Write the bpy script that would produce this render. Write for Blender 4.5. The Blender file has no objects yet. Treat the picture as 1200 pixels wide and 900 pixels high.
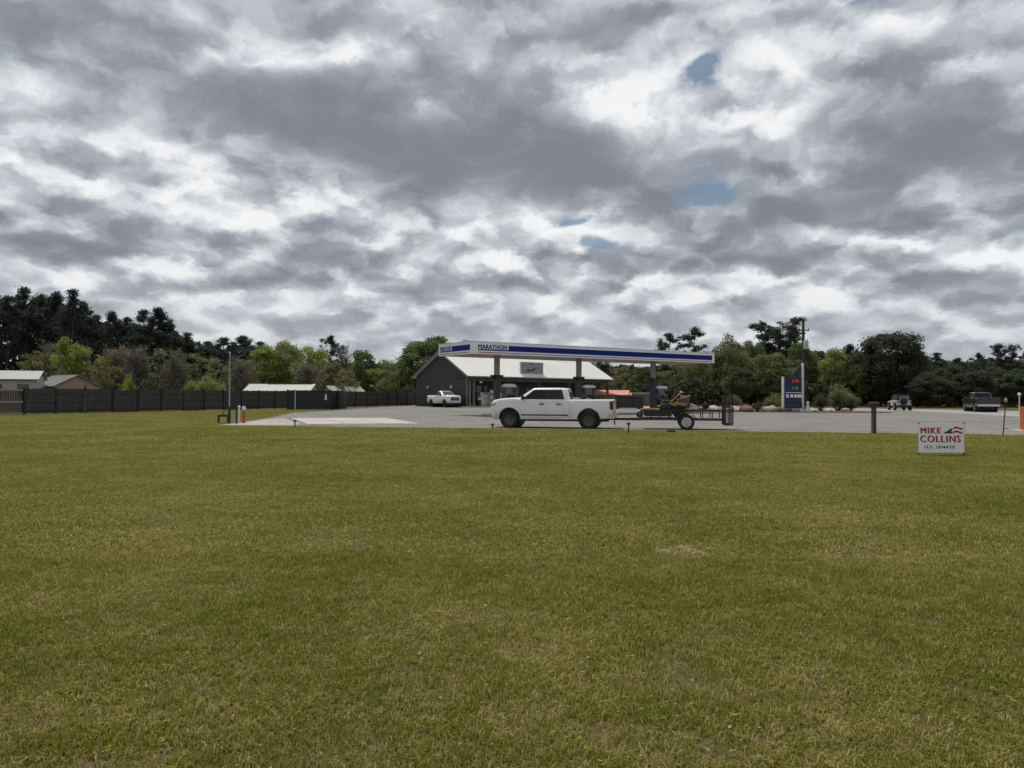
import bpy, bmesh, math, random
import numpy as np
from mathutils import Vector, Matrix
R = math.radians
S = bpy.context.scene
COL = S.collection
random.seed(7)

# ---------------------------------------------------------------- camera
F, HOR, CAMZ = 873.0, 462.5, 1.6
cam_d = bpy.data.cameras.new('camera'); cam = bpy.data.objects.new('camera', cam_d); COL.objects.link(cam)
cam_d.sensor_width = 36.0; cam_d.lens = F / 1200 * 36.0
cam_d.clip_start = 0.05; cam_d.clip_end = 3000
cam.location = (0, 0, CAMZ)
cam.rotation_euler = (Matrix.Rotation(R(90) + math.atan((HOR - 450) / F), 3, 'X') @ Matrix.Rotation(R(0.2), 3, 'Z')).to_euler()
S.camera = cam
S.render.resolution_x, S.render.resolution_y = 1024, 768

# ---------------------------------------------------------------- light, view
SUN_EL, SUN_AZ = R(64), R(-32)          # in front of the camera, a little to the left
sun_d = bpy.data.lights.new('sun', 'SUN'); sun = bpy.data.objects.new('sun', sun_d); COL.objects.link(sun)
sun_d.energy = 2.3; sun_d.angle = R(8); sun_d.color = (1.0, 0.95, 0.88)
sd = Vector((math.sin(SUN_AZ) * math.cos(SUN_EL), math.cos(SUN_AZ) * math.cos(SUN_EL), math.sin(SUN_EL)))
sun.location = sd * 60
sun.rotation_euler = sd.to_track_quat('Z', 'Y').to_euler()
S.view_settings.view_transform = 'Standard'; S.view_settings.look = 'None'
S.view_settings.exposure = 0.60; S.view_settings.gamma = 1.0
S.view_settings.use_curve_mapping = False

# ---------------------------------------------------------------- sky
world = bpy.data.worlds.new('World'); S.world = world; world.use_nodes = True

def build_sky():
    nt = world.node_tree; nt.nodes.clear(); N = nt.nodes; L = nt.links
    def new(t, **kw):
        n = N.new(t)
        for k, v in kw.items(): setattr(n, k, v)
        return n
    def setin(sock, v):
        if hasattr(v, 'is_output'): L.new(v, sock)
        else: sock.default_value = v
    def m(op, a, b=0.0, c=0.0, clamp=False):
        n = new('ShaderNodeMath', operation=op, use_clamp=clamp)
        setin(n.inputs[0], a); setin(n.inputs[1], b); setin(n.inputs[2], c); return n.outputs[0]
    def vm(op, a, b=(0, 0, 0)):
        n = new('ShaderNodeVectorMath', operation=op)
        setin(n.inputs[0], a)
        if op == 'SCALE': setin(n.inputs['Scale'], b)
        else: setin(n.inputs[1], b)
        return n.outputs['Value'] if op == 'DOT_PRODUCT' else n.outputs[0]
    def noise(vec, scale, detail, rough, lac=2.0, off=(0, 0, 0)):
        n = new('ShaderNodeTexNoise', noise_dimensions='2D')
        setin(n.inputs['Vector'], vm('ADD', vec, off)); n.inputs['Scale'].default_value = scale
        n.inputs['Detail'].default_value = detail; n.inputs['Roughness'].default_value = rough
        n.inputs['Lacunarity'].default_value = lac
        return n.outputs['Fac'], n.outputs['Color']
    def smooth(v, a, b, lo=0.0, hi=1.0):
        n = new('ShaderNodeMapRange', interpolation_type='SMOOTHSTEP')
        setin(n.inputs[0], v); n.inputs[1].default_value = a; n.inputs[2].default_value = b
        n.inputs[3].default_value = lo; n.inputs[4].default_value = hi; return n.outputs[0]
    K = 0.30
    d = new('ShaderNodeTexCoord').outputs['Generated']
    sx = new('ShaderNodeSeparateXYZ'); L.new(d, sx.inputs[0])
    z = m('ADD', m('ABSOLUTE', sx.outputs[2]), K)
    uv = vm('DIVIDE', d, z)
    # drifted coordinates, so that the cloud borders are ragged
    w1 = noise(uv, 1.7, 4, 0.5, off=(3.1, 8.7, 0))[1]
    wuv = vm('ADD', uv, vm('SCALE', vm('SUBTRACT', w1, (0.5, 0.5, 0.5)), 0.36))
    def puv(x, y):
        v = Vector(((x - 600) / F, 1, (HOR - y) / F)).normalized()
        return v.x / (v.z + K), v.y / (v.z + K)
    def total(items):
        """the large clouds of the layer: each an ellipse on the cloud plane"""
        acc = 0.0
        for amp, x, y, dx, dy, tilt in items:
            t = math.tan(R(tilt)); c = puv(x, y)
            a1, a2 = puv(x + dx, y + dx * t), puv(x - dx, y - dx * t)
            b1, b2 = puv(x, y + dy), puv(x, y - dy)
            A = np.array([[(a1[0] - a2[0]) / 2, (b1[0] - b2[0]) / 2], [(a1[1] - a2[1]) / 2, (b1[1] - b2[1]) / 2]])
            U, sv, _ = np.linalg.svd(A)
            if np.linalg.det(U) < 0: U[:, 1] *= -1
            mp = new('ShaderNodeMapping', vector_type='TEXTURE'); L.new(wuv, mp.inputs[0])
            mp.inputs[1].default_value = (c[0], c[1], 0); mp.inputs[2].default_value = (0, 0, math.atan2(U[1, 0], U[0, 0]))
            mp.inputs[3].default_value = (sv[0] * 1.7, sv[1] * 1.7, 1e6)
            g = new('ShaderNodeTexGradient', gradient_type='QUADRATIC_SPHERE'); L.new(mp.outputs[0], g.inputs[0])
            acc = m('MULTIPLY_ADD', g.outputs['Fac'], amp, acc)
        return acc
    thick = total([(0.95, 440, 150, 320, 66, 5), (0.75, 640, 200, 170, 44, 4), (0.45, 110, 45, 190, 60, 8), (0.62, 1080, 170, 240, 80, 0),
                   (0.55, 890, 245, 210, 46, -4), (0.40, 640, 20, 300, 40, 3), (0.30, 900, 300, 130, 16, 0), (0.40, 490, 355, 80, 12, 0),
                   (0.30, 130, 285, 140, 16, 0), (0.30, 1120, 330, 130, 14, 0), (0.26, 280, 330, 160, 12, 0),
                   (-0.95, 350, 78, 95, 30, -4), (-0.70, 462, 52, 42, 24, 10), (-0.40, 230, 205, 200, 20, 10), (-0.50, 640, 242, 90, 14, 0),
                   (-0.60, 760, 150, 70, 56, -35), (-0.50, 50, 120, 120, 36, 6), (-0.45, 225, 15, 50, 28, 30), (-0.42, 890, 100, 130, 45, -10),
                   (-0.30, 880, 345, 160, 10, 0), (-0.35, 1140, 262, 100, 12, 0), (-0.4, 1000, 20, 200, 30, 0)])
    hole = total([(1.25, 832, 112, 50, 22, -26), (1.1, 797, 231, 46, 18, -8), (0.8, 668, 258, 54, 11, -10), (0.9, 715, 298, 50, 13, 10),
                  (1.3, 965, 2, 110, 24, -6), (0.7, 2, 78, 36, 36, 0), (0.66, 1188, 258, 76, 12, -6)])
    # layer: thick parts grey, thin parts bright, breaks blue
    n1, _ = noise(wuv, 2.7, 3, 0.45, off=(5.3, 2.2, 0))
    KD = 0.42                                                       # the heaps stand up from the layer, so they are drawn out less than it
    dv = vm('DIVIDE', d, m('ADD', m('ABSOLUTE', sx.outputs[2]), KD))
    w3 = noise(dv, 6.0, 6, 0.62, off=(4.4, 9.1, 0))[1]
    dv = vm('ADD', dv, vm('SCALE', vm('SUBTRACT', w3, (0.5, 0.5, 0.5)), 0.16))
    def cells(v, sc):
        n = new('ShaderNodeTexVoronoi', voronoi_dimensions='2D', feature='SMOOTH_F1'); setin(n.inputs['Vector'], v); n.inputs['Scale'].default_value = sc
        n.inputs['Smoothness'].default_value = 0.35; n.inputs['Detail'].default_value = 1.0; n.inputs['Roughness'].default_value = 0.45
        return n.outputs['Distance']
    c1 = cells(dv, 6.0)                                             # 0 in the middle of a heap, high in the gap between two
    up = vm('SCALE', dv, 0.972)                                     # the same heap a little higher in the sky
    c1u = cells(up, 6.0)
    n2, _ = noise(dv, 5.0, 8, 0.58, off=(1.3, 7.2, 0.4))
    p0 = m('SUBTRACT', noise(dv, 13.0, 6, 0.6, off=(8.3, 4.2, 0.4))[0], 0.5)
    T = m('MULTIPLY_ADD', m('SUBTRACT', n1, 0.5), 0.65, m('MULTIPLY_ADD', m('SUBTRACT', n2, 0.5), 0.85, thick))
    inside = m('MULTIPLY_ADD', m('MAXIMUM', thick, 0.0), -0.75, 1.0)  # a thick cloud hides the gaps above it
    ct = m('MULTIPLY_ADD', m('SUBTRACT', c1, 0.42), -0.52, m('MULTIPLY', m('SUBTRACT', c1u, c1), -1.5))   # heaps are bright along their tops, grey below
    T = m('MULTIPLY_ADD', ct, inside, T)
    T = m('MULTIPLY_ADD', m('ABSOLUTE', p0), -0.8, T)
    T = m('ADD', T, 0.06)
    H = m('MULTIPLY', hole, m('MULTIPLY_ADD', m('SUBTRACT', n2, 0.5), -2.4, m('MULTIPLY_ADD', p0, -2.6, 1.0)))
    ramp = new('ShaderNodeValToRGB'); L.new(smooth(T, -0.70, 0.72), ramp.inputs[0])
    e = ramp.color_ramp.elements
    e[0].position = 0.0; e[0].color = (0.90, 0.91, 0.92, 1)
    e[1].position = 1.0; e[1].color = (0.222, 0.238, 0.278, 1)
    for p, c in ((0.15, (0.70, 0.725, 0.755)), (0.32, (0.535, 0.565, 0.61)), (0.50, (0.425, 0.455, 0.505)), (0.72, (0.315, 0.340, 0.385))):
        k = e.new(p); k.color = (*c, 1)
    hole_f = smooth(H, 0.16, 0.80, 0.0, 0.88)
    sky = new('ShaderNodeTexSky', sky_type='NISHITA'); sky.sun_disc = False
    sky.sun_elevation = SUN_EL; sky.sun_rotation = SUN_AZ; sky.air_density = 1.2; sky.dust_density = 0.6
    skyc = vm('SCALE', sky.outputs[0], 0.06)
    mix = new('ShaderNodeMix', data_type='RGBA'); L.new(hole_f, mix.inputs[0]); L.new(ramp.outputs[0], mix.inputs[6]); L.new(skyc, mix.inputs[7])
    # far cloud rows run together in the air near the horizon
    hz = smooth(sx.outputs[2], 0.0, 0.17, 0.70, 0.0)
    mix2 = new('ShaderNodeMix', data_type='RGBA'); L.new(hz, mix2.inputs[0]); L.new(mix.outputs[2], mix2.inputs[6]); mix2.inputs[7].default_value = (0.50, 0.53, 0.575, 1)
    bg = new('ShaderNodeBackground'); L.new(mix2.outputs[2], bg.inputs[0]); bg.inputs[1].default_value = 0.66
    out = new('ShaderNodeOutputWorld'); L.new(bg.outputs[0], out.inputs[0])
build_sky()
world.cycles.sampling_method = 'MANUAL'; world.cycles.sample_map_resolution = 256

# ---------------------------------------------------------------- helpers
def hor(px): return HOR + (px - 600) * 0.0035
def gx(px, D): return (px - 600) / F * D                          # a pixel column at a known distance
def gp(px, py):                                                   # a point of the level ground seen at a pixel
    D = CAMZ * F / (py - hor(px)); return gx(px, D), D
def hz(px, py, D): return CAMZ + (hor(px) - py) * D / F           # height of a pixel at a known distance

MATS = {}
def mat(name, color, rough=0.7, metal=0.0, var=0.12, vscale=3.0, bump=0.0, bscale=40.0, spec=0.5, emit=None, coat=0.0, dirt=None, dscale=1.0, stretch=(1, 1, 1)):
    if name in MATS: return MATS[name]
    mt = bpy.data.materials.new(name); mt.use_nodes = True; MATS[name] = mt
    nt = mt.node_tree; N = nt.nodes; L = nt.links; b = N['Principled BSDF']
    b.inputs['Roughness'].default_value = rough; b.inputs['Metallic'].default_value = metal
    b.inputs['Specular IOR Level'].default_value = spec
    if coat: b.inputs['Coat Weight'].default_value = coat; b.inputs['Coat Roughness'].default_value = 0.12
    tc = N.new('ShaderNodeTexCoord'); mp = N.new('ShaderNodeMapping'); L.new(tc.outputs['Object'], mp.inputs[0]); mp.inputs['Scale'].default_value = stretch
    n1 = N.new('ShaderNodeTexNoise'); n1.inputs['Scale'].default_value = vscale; n1.inputs['Detail'].default_value = 6; L.new(mp.outputs[0], n1.inputs[0])
    r = N.new('ShaderNodeMapRange'); L.new(n1.outputs['Fac'], r.inputs[0]); r.inputs[1].default_value = 0.25; r.inputs[2].default_value = 0.75
    r.inputs[3].default_value = 1 - var; r.inputs[4].default_value = 1 + var
    mul = N.new('ShaderNodeVectorMath'); mul.operation = 'SCALE'; mul.inputs[0].default_value = color[:3]; L.new(r.outputs[0], mul.inputs['Scale'])
    outc = mul.outputs[0]
    if dirt:
        n2 = N.new('ShaderNodeTexNoise'); n2.inputs['Scale'].default_value = dscale; n2.inputs['Detail'].default_value = 7; L.new(mp.outputs[0], n2.inputs[0])
        r2 = N.new('ShaderNodeMapRange'); L.new(n2.outputs['Fac'], r2.inputs[0]); r2.inputs[1].default_value = 0.48; r2.inputs[2].default_value = 0.72; r2.inputs[4].default_value = dirt[3]
        mx = N.new('ShaderNodeMix'); mx.data_type = 'RGBA'; L.new(r2.outputs[0], mx.inputs[0]); L.new(outc, mx.inputs[6]); mx.inputs[7].default_value = (*dirt[:3], 1)
        outc = mx.outputs[2]
    L.new(outc, b.inputs['Base Color'])
    if bump:
        n3 = N.new('ShaderNodeTexNoise'); n3.inputs['Scale'].default_value = bscale; n3.inputs['Detail'].default_value = 4; L.new(mp.outputs[0], n3.inputs[0])
        bp = N.new('ShaderNodeBump'); bp.inputs['Strength'].default_value = bump; bp.inputs['Distance'].default_value = 0.01; L.new(n3.outputs['Fac'], bp.inputs['Height']); L.new(bp.outputs[0], b.inputs['Normal'])
    if emit:
        b.inputs['Emission Color'].default_value = (*emit[:3], 1); b.inputs['Emission Strength'].default_value = emit[3]
    return mt

class MB:
    """collects faces of one mesh object"""
    def __init__(s): s.v = []; s.f = []
    def add(s, vs, fs):
        o = len(s.v); s.v += [tuple(p) for p in vs]; s.f += [tuple(i + o for i in f) for f in fs]; return s
    def box(s, c, d, rot=(0, 0, 0)):
        from mathutils import Euler
        M = Euler(rot).to_matrix() if any(rot) else None
        vs = []
        for x in (-.5, .5):
            for y in (-.5, .5):
                for z in (-.5, .5):
                    p = Vector((x * d[0], y * d[1], z * d[2]))
                    if M: p = M @ p
                    vs.append(p + Vector(c))
        return s.add(vs, [(0, 1, 3, 2), (4, 6, 7, 5), (0, 4, 5, 1), (2, 3, 7, 6), (0, 2, 6, 4), (1, 5, 7, 3)])
    def bx(s, x0, x1, y0, y1, z0, z1): return s.box(((x0 + x1) / 2, (y0 + y1) / 2, (z0 + z1) / 2), (abs(x1 - x0), abs(y1 - y0), abs(z1 - z0)))
    def tube(s, p0, p1, r0, r1=None, n=8, cap=True):
        r1 = r0 if r1 is None else r1
        p0, p1 = Vector(p0), Vector(p1); a = (p1 - p0).normalized()
        u = a.orthogonal().normalized(); w = a.cross(u)
        vs = []
        for p, r in ((p0, r0), (p1, r1)):
            for k in range(n):
                t = 2 * math.pi * k / n; vs.append(p + (u * math.cos(t) + w * math.sin(t)) * r)
        fs = [(k, (k + 1) % n, n + (k + 1) % n, n + k) for k in range(n)]
        if cap: fs += [tuple(range(n - 1, -1, -1)), tuple(range(n, 2 * n))]
        return s.add(vs, fs)
    def path(s, pts, r, n=8):
        for a, b in zip(pts[:-1], pts[1:]): s.tube(a, b, r, r, n)
        return s
    def bar(s, p0, p1, w, h):
        p0, p1 = Vector(p0), Vector(p1); a = (p1 - p0).normalized()
        up = Vector((0, 0, 1)) if abs(a.z) < 0.95 else Vector((1, 0, 0))
        u = a.cross(up).normalized(); q = u.cross(a)
        vs = []
        for p in (p0, p1):
            for i, j in ((-1, -1), (1, -1), (1, 1), (-1, 1)): vs.append(p + u * (w / 2 * i) + q * (h / 2 * j))
        return s.add(vs, [(0, 1, 2, 3)[::-1], (4, 5, 6, 7), (0, 1, 5, 4), (1, 2, 6, 5), (2, 3, 7, 6), (3, 0, 4, 7)])
    def lathe(s, prof, axis='y', n=24, c=(0, 0, 0)):
        """prof: (radius, offset along axis)"""
        vs = []
        for r, o in prof:
            for k in range(n):
                t = 2 * math.pi * k / n; a, b = r * math.cos(t), r * math.sin(t)
                p = {'y': (a, o, b), 'z': (a, b, o), 'x': (o, a, b)}[axis]
                vs.append(Vector(p) + Vector(c))
        fs = []
        for i in range(len(prof) - 1):
            for k in range(n): fs.append((i * n + k, i * n + (k + 1) % n, (i + 1) * n + (k + 1) % n, (i + 1) * n + k))
        return s.add(vs, fs)
    def prism(s, poly, y0, y1, axis='y'):
        """a flat outline in (x,z) pushed from y0 to y1; axis 'x': outline in (y,z); 'z': outline in (x,y)"""
        n = len(poly); f = {'y': lambda a, b, t: (a, t, b), 'x': lambda a, b, t: (t, a, b), 'z': lambda a, b, t: (a, b, t)}[axis]
        vs = [f(a, b, y0) for a, b in poly] + [f(a, b, y1) for a, b in poly]
        return s.add(vs, [tuple(range(n)), tuple(range(2 * n - 1, n - 1, -1))] + [(k, k + n, (k + 1) % n + n, (k + 1) % n) for k in range(n)])
    def loft(s, secs, closed=True):
        n = len(secs[0]); vs = [p for q in secs for p in q]; fs = []
        for i in range(len(secs) - 1):
            for k in range(n if closed else n - 1):
                fs.append((i * n + k, i * n + (k + 1) % n, (i + 1) * n + (k + 1) % n, (i + 1) * n + k))
        fs += [tuple(range(n - 1, -1, -1)), tuple(range((len(secs) - 1) * n, len(secs) * n))]
        return s.add(vs, fs)
    def poly(s, pts): return s.add(pts, [tuple(range(len(pts)))])
    def mesh(s, name, m=None, smooth=False):
        me = bpy.data.meshes.new(name); me.from_pydata(s.v, [], s.f)
        bm = bmesh.new(); bm.from_mesh(me); bmesh.ops.recalc_face_normals(bm, faces=bm.faces); bm.to_mesh(me); bm.free()
        if m: me.materials.append(m)
        if smooth: me.polygons.foreach_set('use_smooth', [True] * len(me.polygons))
        me.update(); return me
    def build(s, name, m, parent=None, smooth=False, bevel=0.0, label=None):
        o = bpy.data.objects.new(name, s.mesh(name, m, smooth)); COL.objects.link(o)
        if parent: o.parent = parent
        if label: o['label'] = label
        if bevel:
            b = o.modifiers.new('bevel', 'BEVEL'); b.width = bevel; b.segments = 2; b.limit_method = 'ANGLE'; b.angle_limit = R(40)
        if smooth:
            with_sharp(o.data, 42)
        return o

def with_sharp(me, deg):
    try: me.set_sharp_from_angle(angle=R(deg))
    except Exception: pass

def empty(name, loc, rz=0.0):
    e = bpy.data.objects.new(name, None); e.empty_display_size = 0.3; COL.objects.link(e)
    e.location = (loc[0], loc[1], loc[2] if len(loc) > 2 else 0.0); e.rotation_euler = (0, 0, rz); return e
def tag(o, label=None, cat=None, group=None, kind=None):
    for k, v in (('label', label), ('category', cat), ('group', group), ('kind', kind)):
        if v: o[k] = v
    return o
def thing(name, label, cat, loc, rz=0.0, group=None): return tag(empty(name, loc, rz), label, cat, group)
KIDS = {}
def kids(o): return [c for c in bpy.data.objects if c.parent == o]
def copy_tree(o, parent=None):
    c = o.copy(); COL.objects.link(c)
    if parent: c.parent = parent
    for k in kids(o): copy_tree(k, c)
    return c
def cut(o, cutters):
    """boolean the cutters out of a part, then keep the plain mesh"""
    for k in cutters:
        md = o.modifiers.new('cut', 'BOOLEAN'); md.operation = 'DIFFERENCE'; md.solver = 'EXACT'; md.object = k
    dg = bpy.context.evaluated_depsgraph_get(); dg.update()
    me = bpy.data.meshes.new_from_object(o.evaluated_get(dg))
    o.modifiers.clear(); o.data = me
    for k in cutters: bpy.data.objects.remove(k, do_unlink=True)
def text(name, body, size, m, parent, M, extrude=0.004, bold=0.0, align='LEFT', xscale=1.0, shear=0.0, spacing=1.0):
    """lettering as a mesh, M: 4x4 of its plane (x along the line, y up)"""
    cu = bpy.data.curves.new(name, 'FONT'); cu.body = body; cu.size = size; cu.extrude = extrude; cu.align_x = align
    cu.shear = shear; cu.space_character = spacing; cu.resolution_u = 3
    t = bpy.data.objects.new(name, cu); COL.objects.link(t)
    dg = bpy.context.evaluated_depsgraph_get(); dg.update()
    me = bpy.data.meshes.new_from_object(t.evaluated_get(dg)); bpy.data.objects.remove(t, do_unlink=True)
    me.materials.clear(); me.materials.append(m)
    if bold:                                                          # heavier strokes: the same letters again a hair to each side
        bm = bmesh.new()
        for k, (ox, oy) in enumerate(((0, 0), (-bold, bold * .4), (bold, -bold * .4), (-bold, -bold * .4), (bold, bold * .4))):
            c = me.copy(); c.transform(Matrix.Translation((ox, oy, -k * .0012))); bm.from_mesh(c); bpy.data.meshes.remove(c)
        bm.to_mesh(me); bm.free()
    me.transform(M @ Matrix.Diagonal((xscale, 1, 1, 1)))
    o = bpy.data.objects.new(name, me); COL.objects.link(o); o.parent = parent; return o
def plane_m(origin, xdir, ydir=(0, 0, 1)):
    x = Vector(xdir).normalized(); y = Vector(ydir).normalized(); z = x.cross(y)
    return Matrix(((x.x, y.x, z.x, origin[0]), (x.y, y.y, z.y, origin[1]), (x.z, y.z, z.z, origin[2]), (0, 0, 0, 1)))

# ---------------------------------------------------------------- materials
white_paint = mat('white car paint', (0.74, 0.75, 0.74), 0.28, var=0.02, coat=0.6, dirt=(0.55, 0.52, 0.47, 0.25), dscale=1.3)
dark_paint = mat('dark car paint', (0.012, 0.014, 0.018), 0.25, var=0.05, coat=0.6)
glass = mat('tinted glass', (0.008, 0.010, 0.012), 0.06, var=0.05, spec=0.3)
dark_alloy = mat('dark alloy', (0.11, 0.11, 0.115), 0.35, 0.7, var=.1)
clear_glass = mat('pale windscreen glass', (0.10, 0.12, 0.12), 0.08, var=0.1, spec=0.7)
rubber = mat('tyre rubber', (0.016, 0.016, 0.017), 0.85, var=0.2, bump=0.3)
black_metal = mat('black metal', (0.014, 0.014, 0.015), 0.5, var=0.2, dirt=(0.07, 0.055, 0.04, 0.5), dscale=6)
black_plastic = mat('black plastic', (0.02, 0.02, 0.021), 0.6, var=0.15)
chrome = mat('chrome', (0.55, 0.55, 0.56), 0.22, 1.0, var=0.06)
grey_metal = mat('galvanised metal', (0.36, 0.37, 0.37), 0.5, 0.7, var=0.12, vscale=8)
red_lens = mat('red lamp lens', (0.10, 0.008, 0.010), 0.2, var=0.1)
head_lens = mat('headlamp lens', (0.35, 0.36, 0.37), 0.15, var=0.1)
white_rim = mat('white wheel rim', (0.62, 0.62, 0.61), 0.5, var=0.08, dirt=(0.2, 0.17, 0.13, 0.6), dscale=8)
white_metal = mat('white painted metal', (0.62, 0.62, 0.61), 0.5, var=0.05, dirt=(0.4, 0.38, 0.34, 0.5), dscale=2)
navy = mat('navy blue', (0.004, 0.016, 0.16), 0.6, var=0.05, spec=.15)
red_stripe = mat('red stripe', (0.32, 0.02, 0.03), 0.4, var=0.05)

# ---------------------------------------------------------------- ground, lot, road
def grass_ground():
    mt = bpy.data.materials.new('turf ground'); mt.use_nodes = True; nt = mt.node_tree; N = nt.nodes; L = nt.links; b = N['Principled BSDF']
    b.inputs['Roughness'].default_value = 0.95; b.inputs['Specular IOR Level'].default_value = 0.1
    g = N.new('ShaderNodeNewGeometry')
    def noise(sc, det):
        n = N.new('ShaderNodeTexNoise'); n.inputs['Scale'].default_value = sc; n.inputs['Detail'].default_value = det; L.new(g.outputs['Position'], n.inputs[0]); return n.outputs['Fac']
    r1 = N.new('ShaderNodeValToRGB'); L.new(noise(0.35, 6), r1.inputs[0])
    e = r1.color_ramp.elements; e[0].position = 0.32; e[0].color = (0.085, 0.066, 0.030, 1); e[1].position = 0.68; e[1].color = (0.130, 0.102, 0.050, 1)
    r2 = N.new('ShaderNodeValToRGB'); L.new(noise(26, 4), r2.inputs[0])
    e = r2.color_ramp.elements; e[0].position = 0.3; e[0].color = (0.55, 0.55, 0.55, 1); e[1].position = 0.7; e[1].color = (1.2, 1.2, 1.2, 1)
    mx = N.new('ShaderNodeMix'); mx.data_type = 'RGBA'; mx.blend_type = 'MULTIPLY'; mx.inputs[0].default_value = 1; L.new(r1.outputs[0], mx.inputs[6]); L.new(r2.outputs[0], mx.inputs[7])
    # the bare sandy spot on the lawn
    sp = N.new('ShaderNodeMapping'); sp.vector_type = 'TEXTURE'; L.new(g.outputs['Position'], sp.inputs[0]); sp.inputs[1].default_value = (1.97, 7.75, 0); sp.inputs[3].default_value = (.62, .42, 9)
    gr = N.new('ShaderNodeTexGradient'); gr.gradient_type = 'SPHERICAL'; L.new(sp.outputs[0], gr.inputs[0])
    mr = N.new('ShaderNodeMapRange'); L.new(gr.outputs['Fac'], mr.inputs[0]); mr.inputs[2].default_value = .3
    mz = N.new('ShaderNodeMix'); mz.data_type = 'RGBA'; L.new(mr.outputs[0], mz.inputs[0]); L.new(mx.outputs[2], mz.inputs[6]); mz.inputs[7].default_value = (.24, .185, .115, 1)
    L.new(mz.outputs[2], b.inputs['Base Color'])
    bp = N.new('ShaderNodeBump'); bp.inputs['Strength'].default_value = 0.5; bp.inputs['Distance'].default_value = 0.03; L.new(noise(40, 3), bp.inputs['Height']); L.new(bp.outputs[0], b.inputs['Normal'])
    return mt
g = MB().poly([(-900, -300, 0), (900, -300, 0), (900, 1500, 0), (-900, 1500, 0)]).build('ground', grass_ground()); tag(g, kind='structure')

def sheet(name, pts, z, m, thick=0.0):
    o = MB()
    if thick: o.prism(pts, z - thick, z, 'z')
    else: o.poly([(x, y, z) for x, y in pts])
    return tag(o.build(name, m), kind='structure')
asphalt = mat('worn asphalt', (0.178, 0.169, 0.159), 0.9, var=0.18, vscale=0.5, bump=0.4, bscale=60, spec=0.2, dirt=(0.125, 0.118, 0.111, 0.7), dscale=0.10)
def cracks(mt, scale, col, w):
    nt = mt.node_tree; N = nt.nodes; L = nt.links; b = N['Principled BSDF']; src = b.inputs['Base Color'].links[0].from_socket
    g = N.new('ShaderNodeNewGeometry'); nz = N.new('ShaderNodeTexNoise'); nz.inputs['Scale'].default_value = 1.1; nz.inputs['Detail'].default_value = 4; L.new(g.outputs['Position'], nz.inputs[0])
    ad = N.new('ShaderNodeVectorMath'); ad.operation = 'MULTIPLY_ADD'; L.new(nz.outputs['Color'], ad.inputs[0]); ad.inputs[1].default_value = (1.4, 1.4, 0); L.new(g.outputs['Position'], ad.inputs[2])
    v = N.new('ShaderNodeTexVoronoi'); v.feature = 'DISTANCE_TO_EDGE'; v.inputs['Scale'].default_value = scale; L.new(ad.outputs[0], v.inputs[0])
    mr = N.new('ShaderNodeMapRange'); L.new(v.outputs['Distance'], mr.inputs[0]); mr.inputs[2].default_value = w; mr.inputs[3].default_value = .75; mr.inputs[4].default_value = 0
    mx = N.new('ShaderNodeMix'); mx.data_type = 'RGBA'; L.new(mr.outputs[0], mx.inputs[0]); L.new(src, mx.inputs[6]); mx.inputs[7].default_value = (*col, 1); L.new(mx.outputs[2], b.inputs['Base Color'])
cracks(asphalt, 0.16, (.07, .066, .06), .012)
concrete = mat('pale concrete', (0.58, 0.55, 0.50), 0.9, var=0.12, vscale=0.9, bump=0.3, bscale=30, spec=0.2, dirt=(0.34, 0.32, 0.29, 0.6), dscale=0.5)
apron_m = mat('weathered apron concrete', (0.33, 0.30, 0.28), 0.9, var=0.14, vscale=1.2, bump=0.3, spec=0.2, dirt=(0.22, 0.2, 0.185, 0.7), dscale=0.7)
road_m = mat('pale road surface', (0.27, 0.26, 0.248), 0.9, var=0.10, vscale=0.4, bump=0.3, spec=0.2)
EA, EB = Vector((-14.9, 37.6)), Vector((60, 23.6))                  # the lawn's far edge
ed = (EB - EA).normalized(); en = Vector((-ed.y, ed.x))
def edge_pt(t, off=0.0): p = EA + ed * t + en * off; return p.x, p.y
sheet('parking_lot', [edge_pt(0, 0), (-15.5, 45), (-16.3, 51), (-18.6, 63), (-17.2, 73), (-16.4, 89), (-14, 107), (-2, 116), (20, 99), (38, 90), (44, 80), (47, 60), (44, 40), edge_pt(60)], 0.012, asphalt)
PADC = [Vector(p) for p in ((-14.4, 48.5), (-10.9, 39.6), (-5.0, 40.6), (-8.6, 50.5))]
def padp(u, v): return (PADC[0].lerp(PADC[3], u)).lerp(PADC[1].lerp(PADC[2], u), v)
pad_ms = [mat('pale concrete slab %d' % k, c, 0.9, var=0.12, vscale=0.9, bump=0.3, bscale=30, spec=0.2, dirt=(0.28, 0.265, 0.24, 0.6), dscale=0.5) for k, c in enumerate(((.42, .40, .365), (.39, .37, .335), (.45, .425, .39)))]
for a in range(3):
    for c in range(3):
        e_ = .006; sheet('concrete_pad', [tuple(padp(u, v)) for u, v in ((a / 3 + e_, c / 3 + e_), ((a + 1) / 3 - e_, c / 3 + e_), ((a + 1) / 3 - e_, (c + 1) / 3 - e_), (a / 3 + e_, (c + 1) / 3 - e_))], 0.018, pad_ms[(a * 2 + c) % 3])
sheet('driveway_apron', [edge_pt(0.2, 0.35), (-15.2, 47), (-14.7, 48.2), (-11.15, 39.4), (-10.9, edge_pt(3.9, 0.35)[1])], 0.020, apron_m)
for i in range(14):                                                 # edging laid in lengths with joints between them
    a, b_ = 0.1 + i * 5.0, 0.1 + (i + 1) * 5.0 - 0.03
    k = MB().prism([edge_pt(a, -0.02), edge_pt(b_, -0.02), edge_pt(b_, 0.30), edge_pt(a, 0.30)], -0.1, 0.026, 'z').build('kerb_strip', apron_m); tag(k, kind='structure')
RC = [Vector(p) for p in ((33, -60), (38, 10), (44, 45), (48, 66), (48.4, 76), (45, 84.5), (37.5, 90), (20, 98), (-12, 113), (-140, 175))]   # the road's middle
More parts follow.
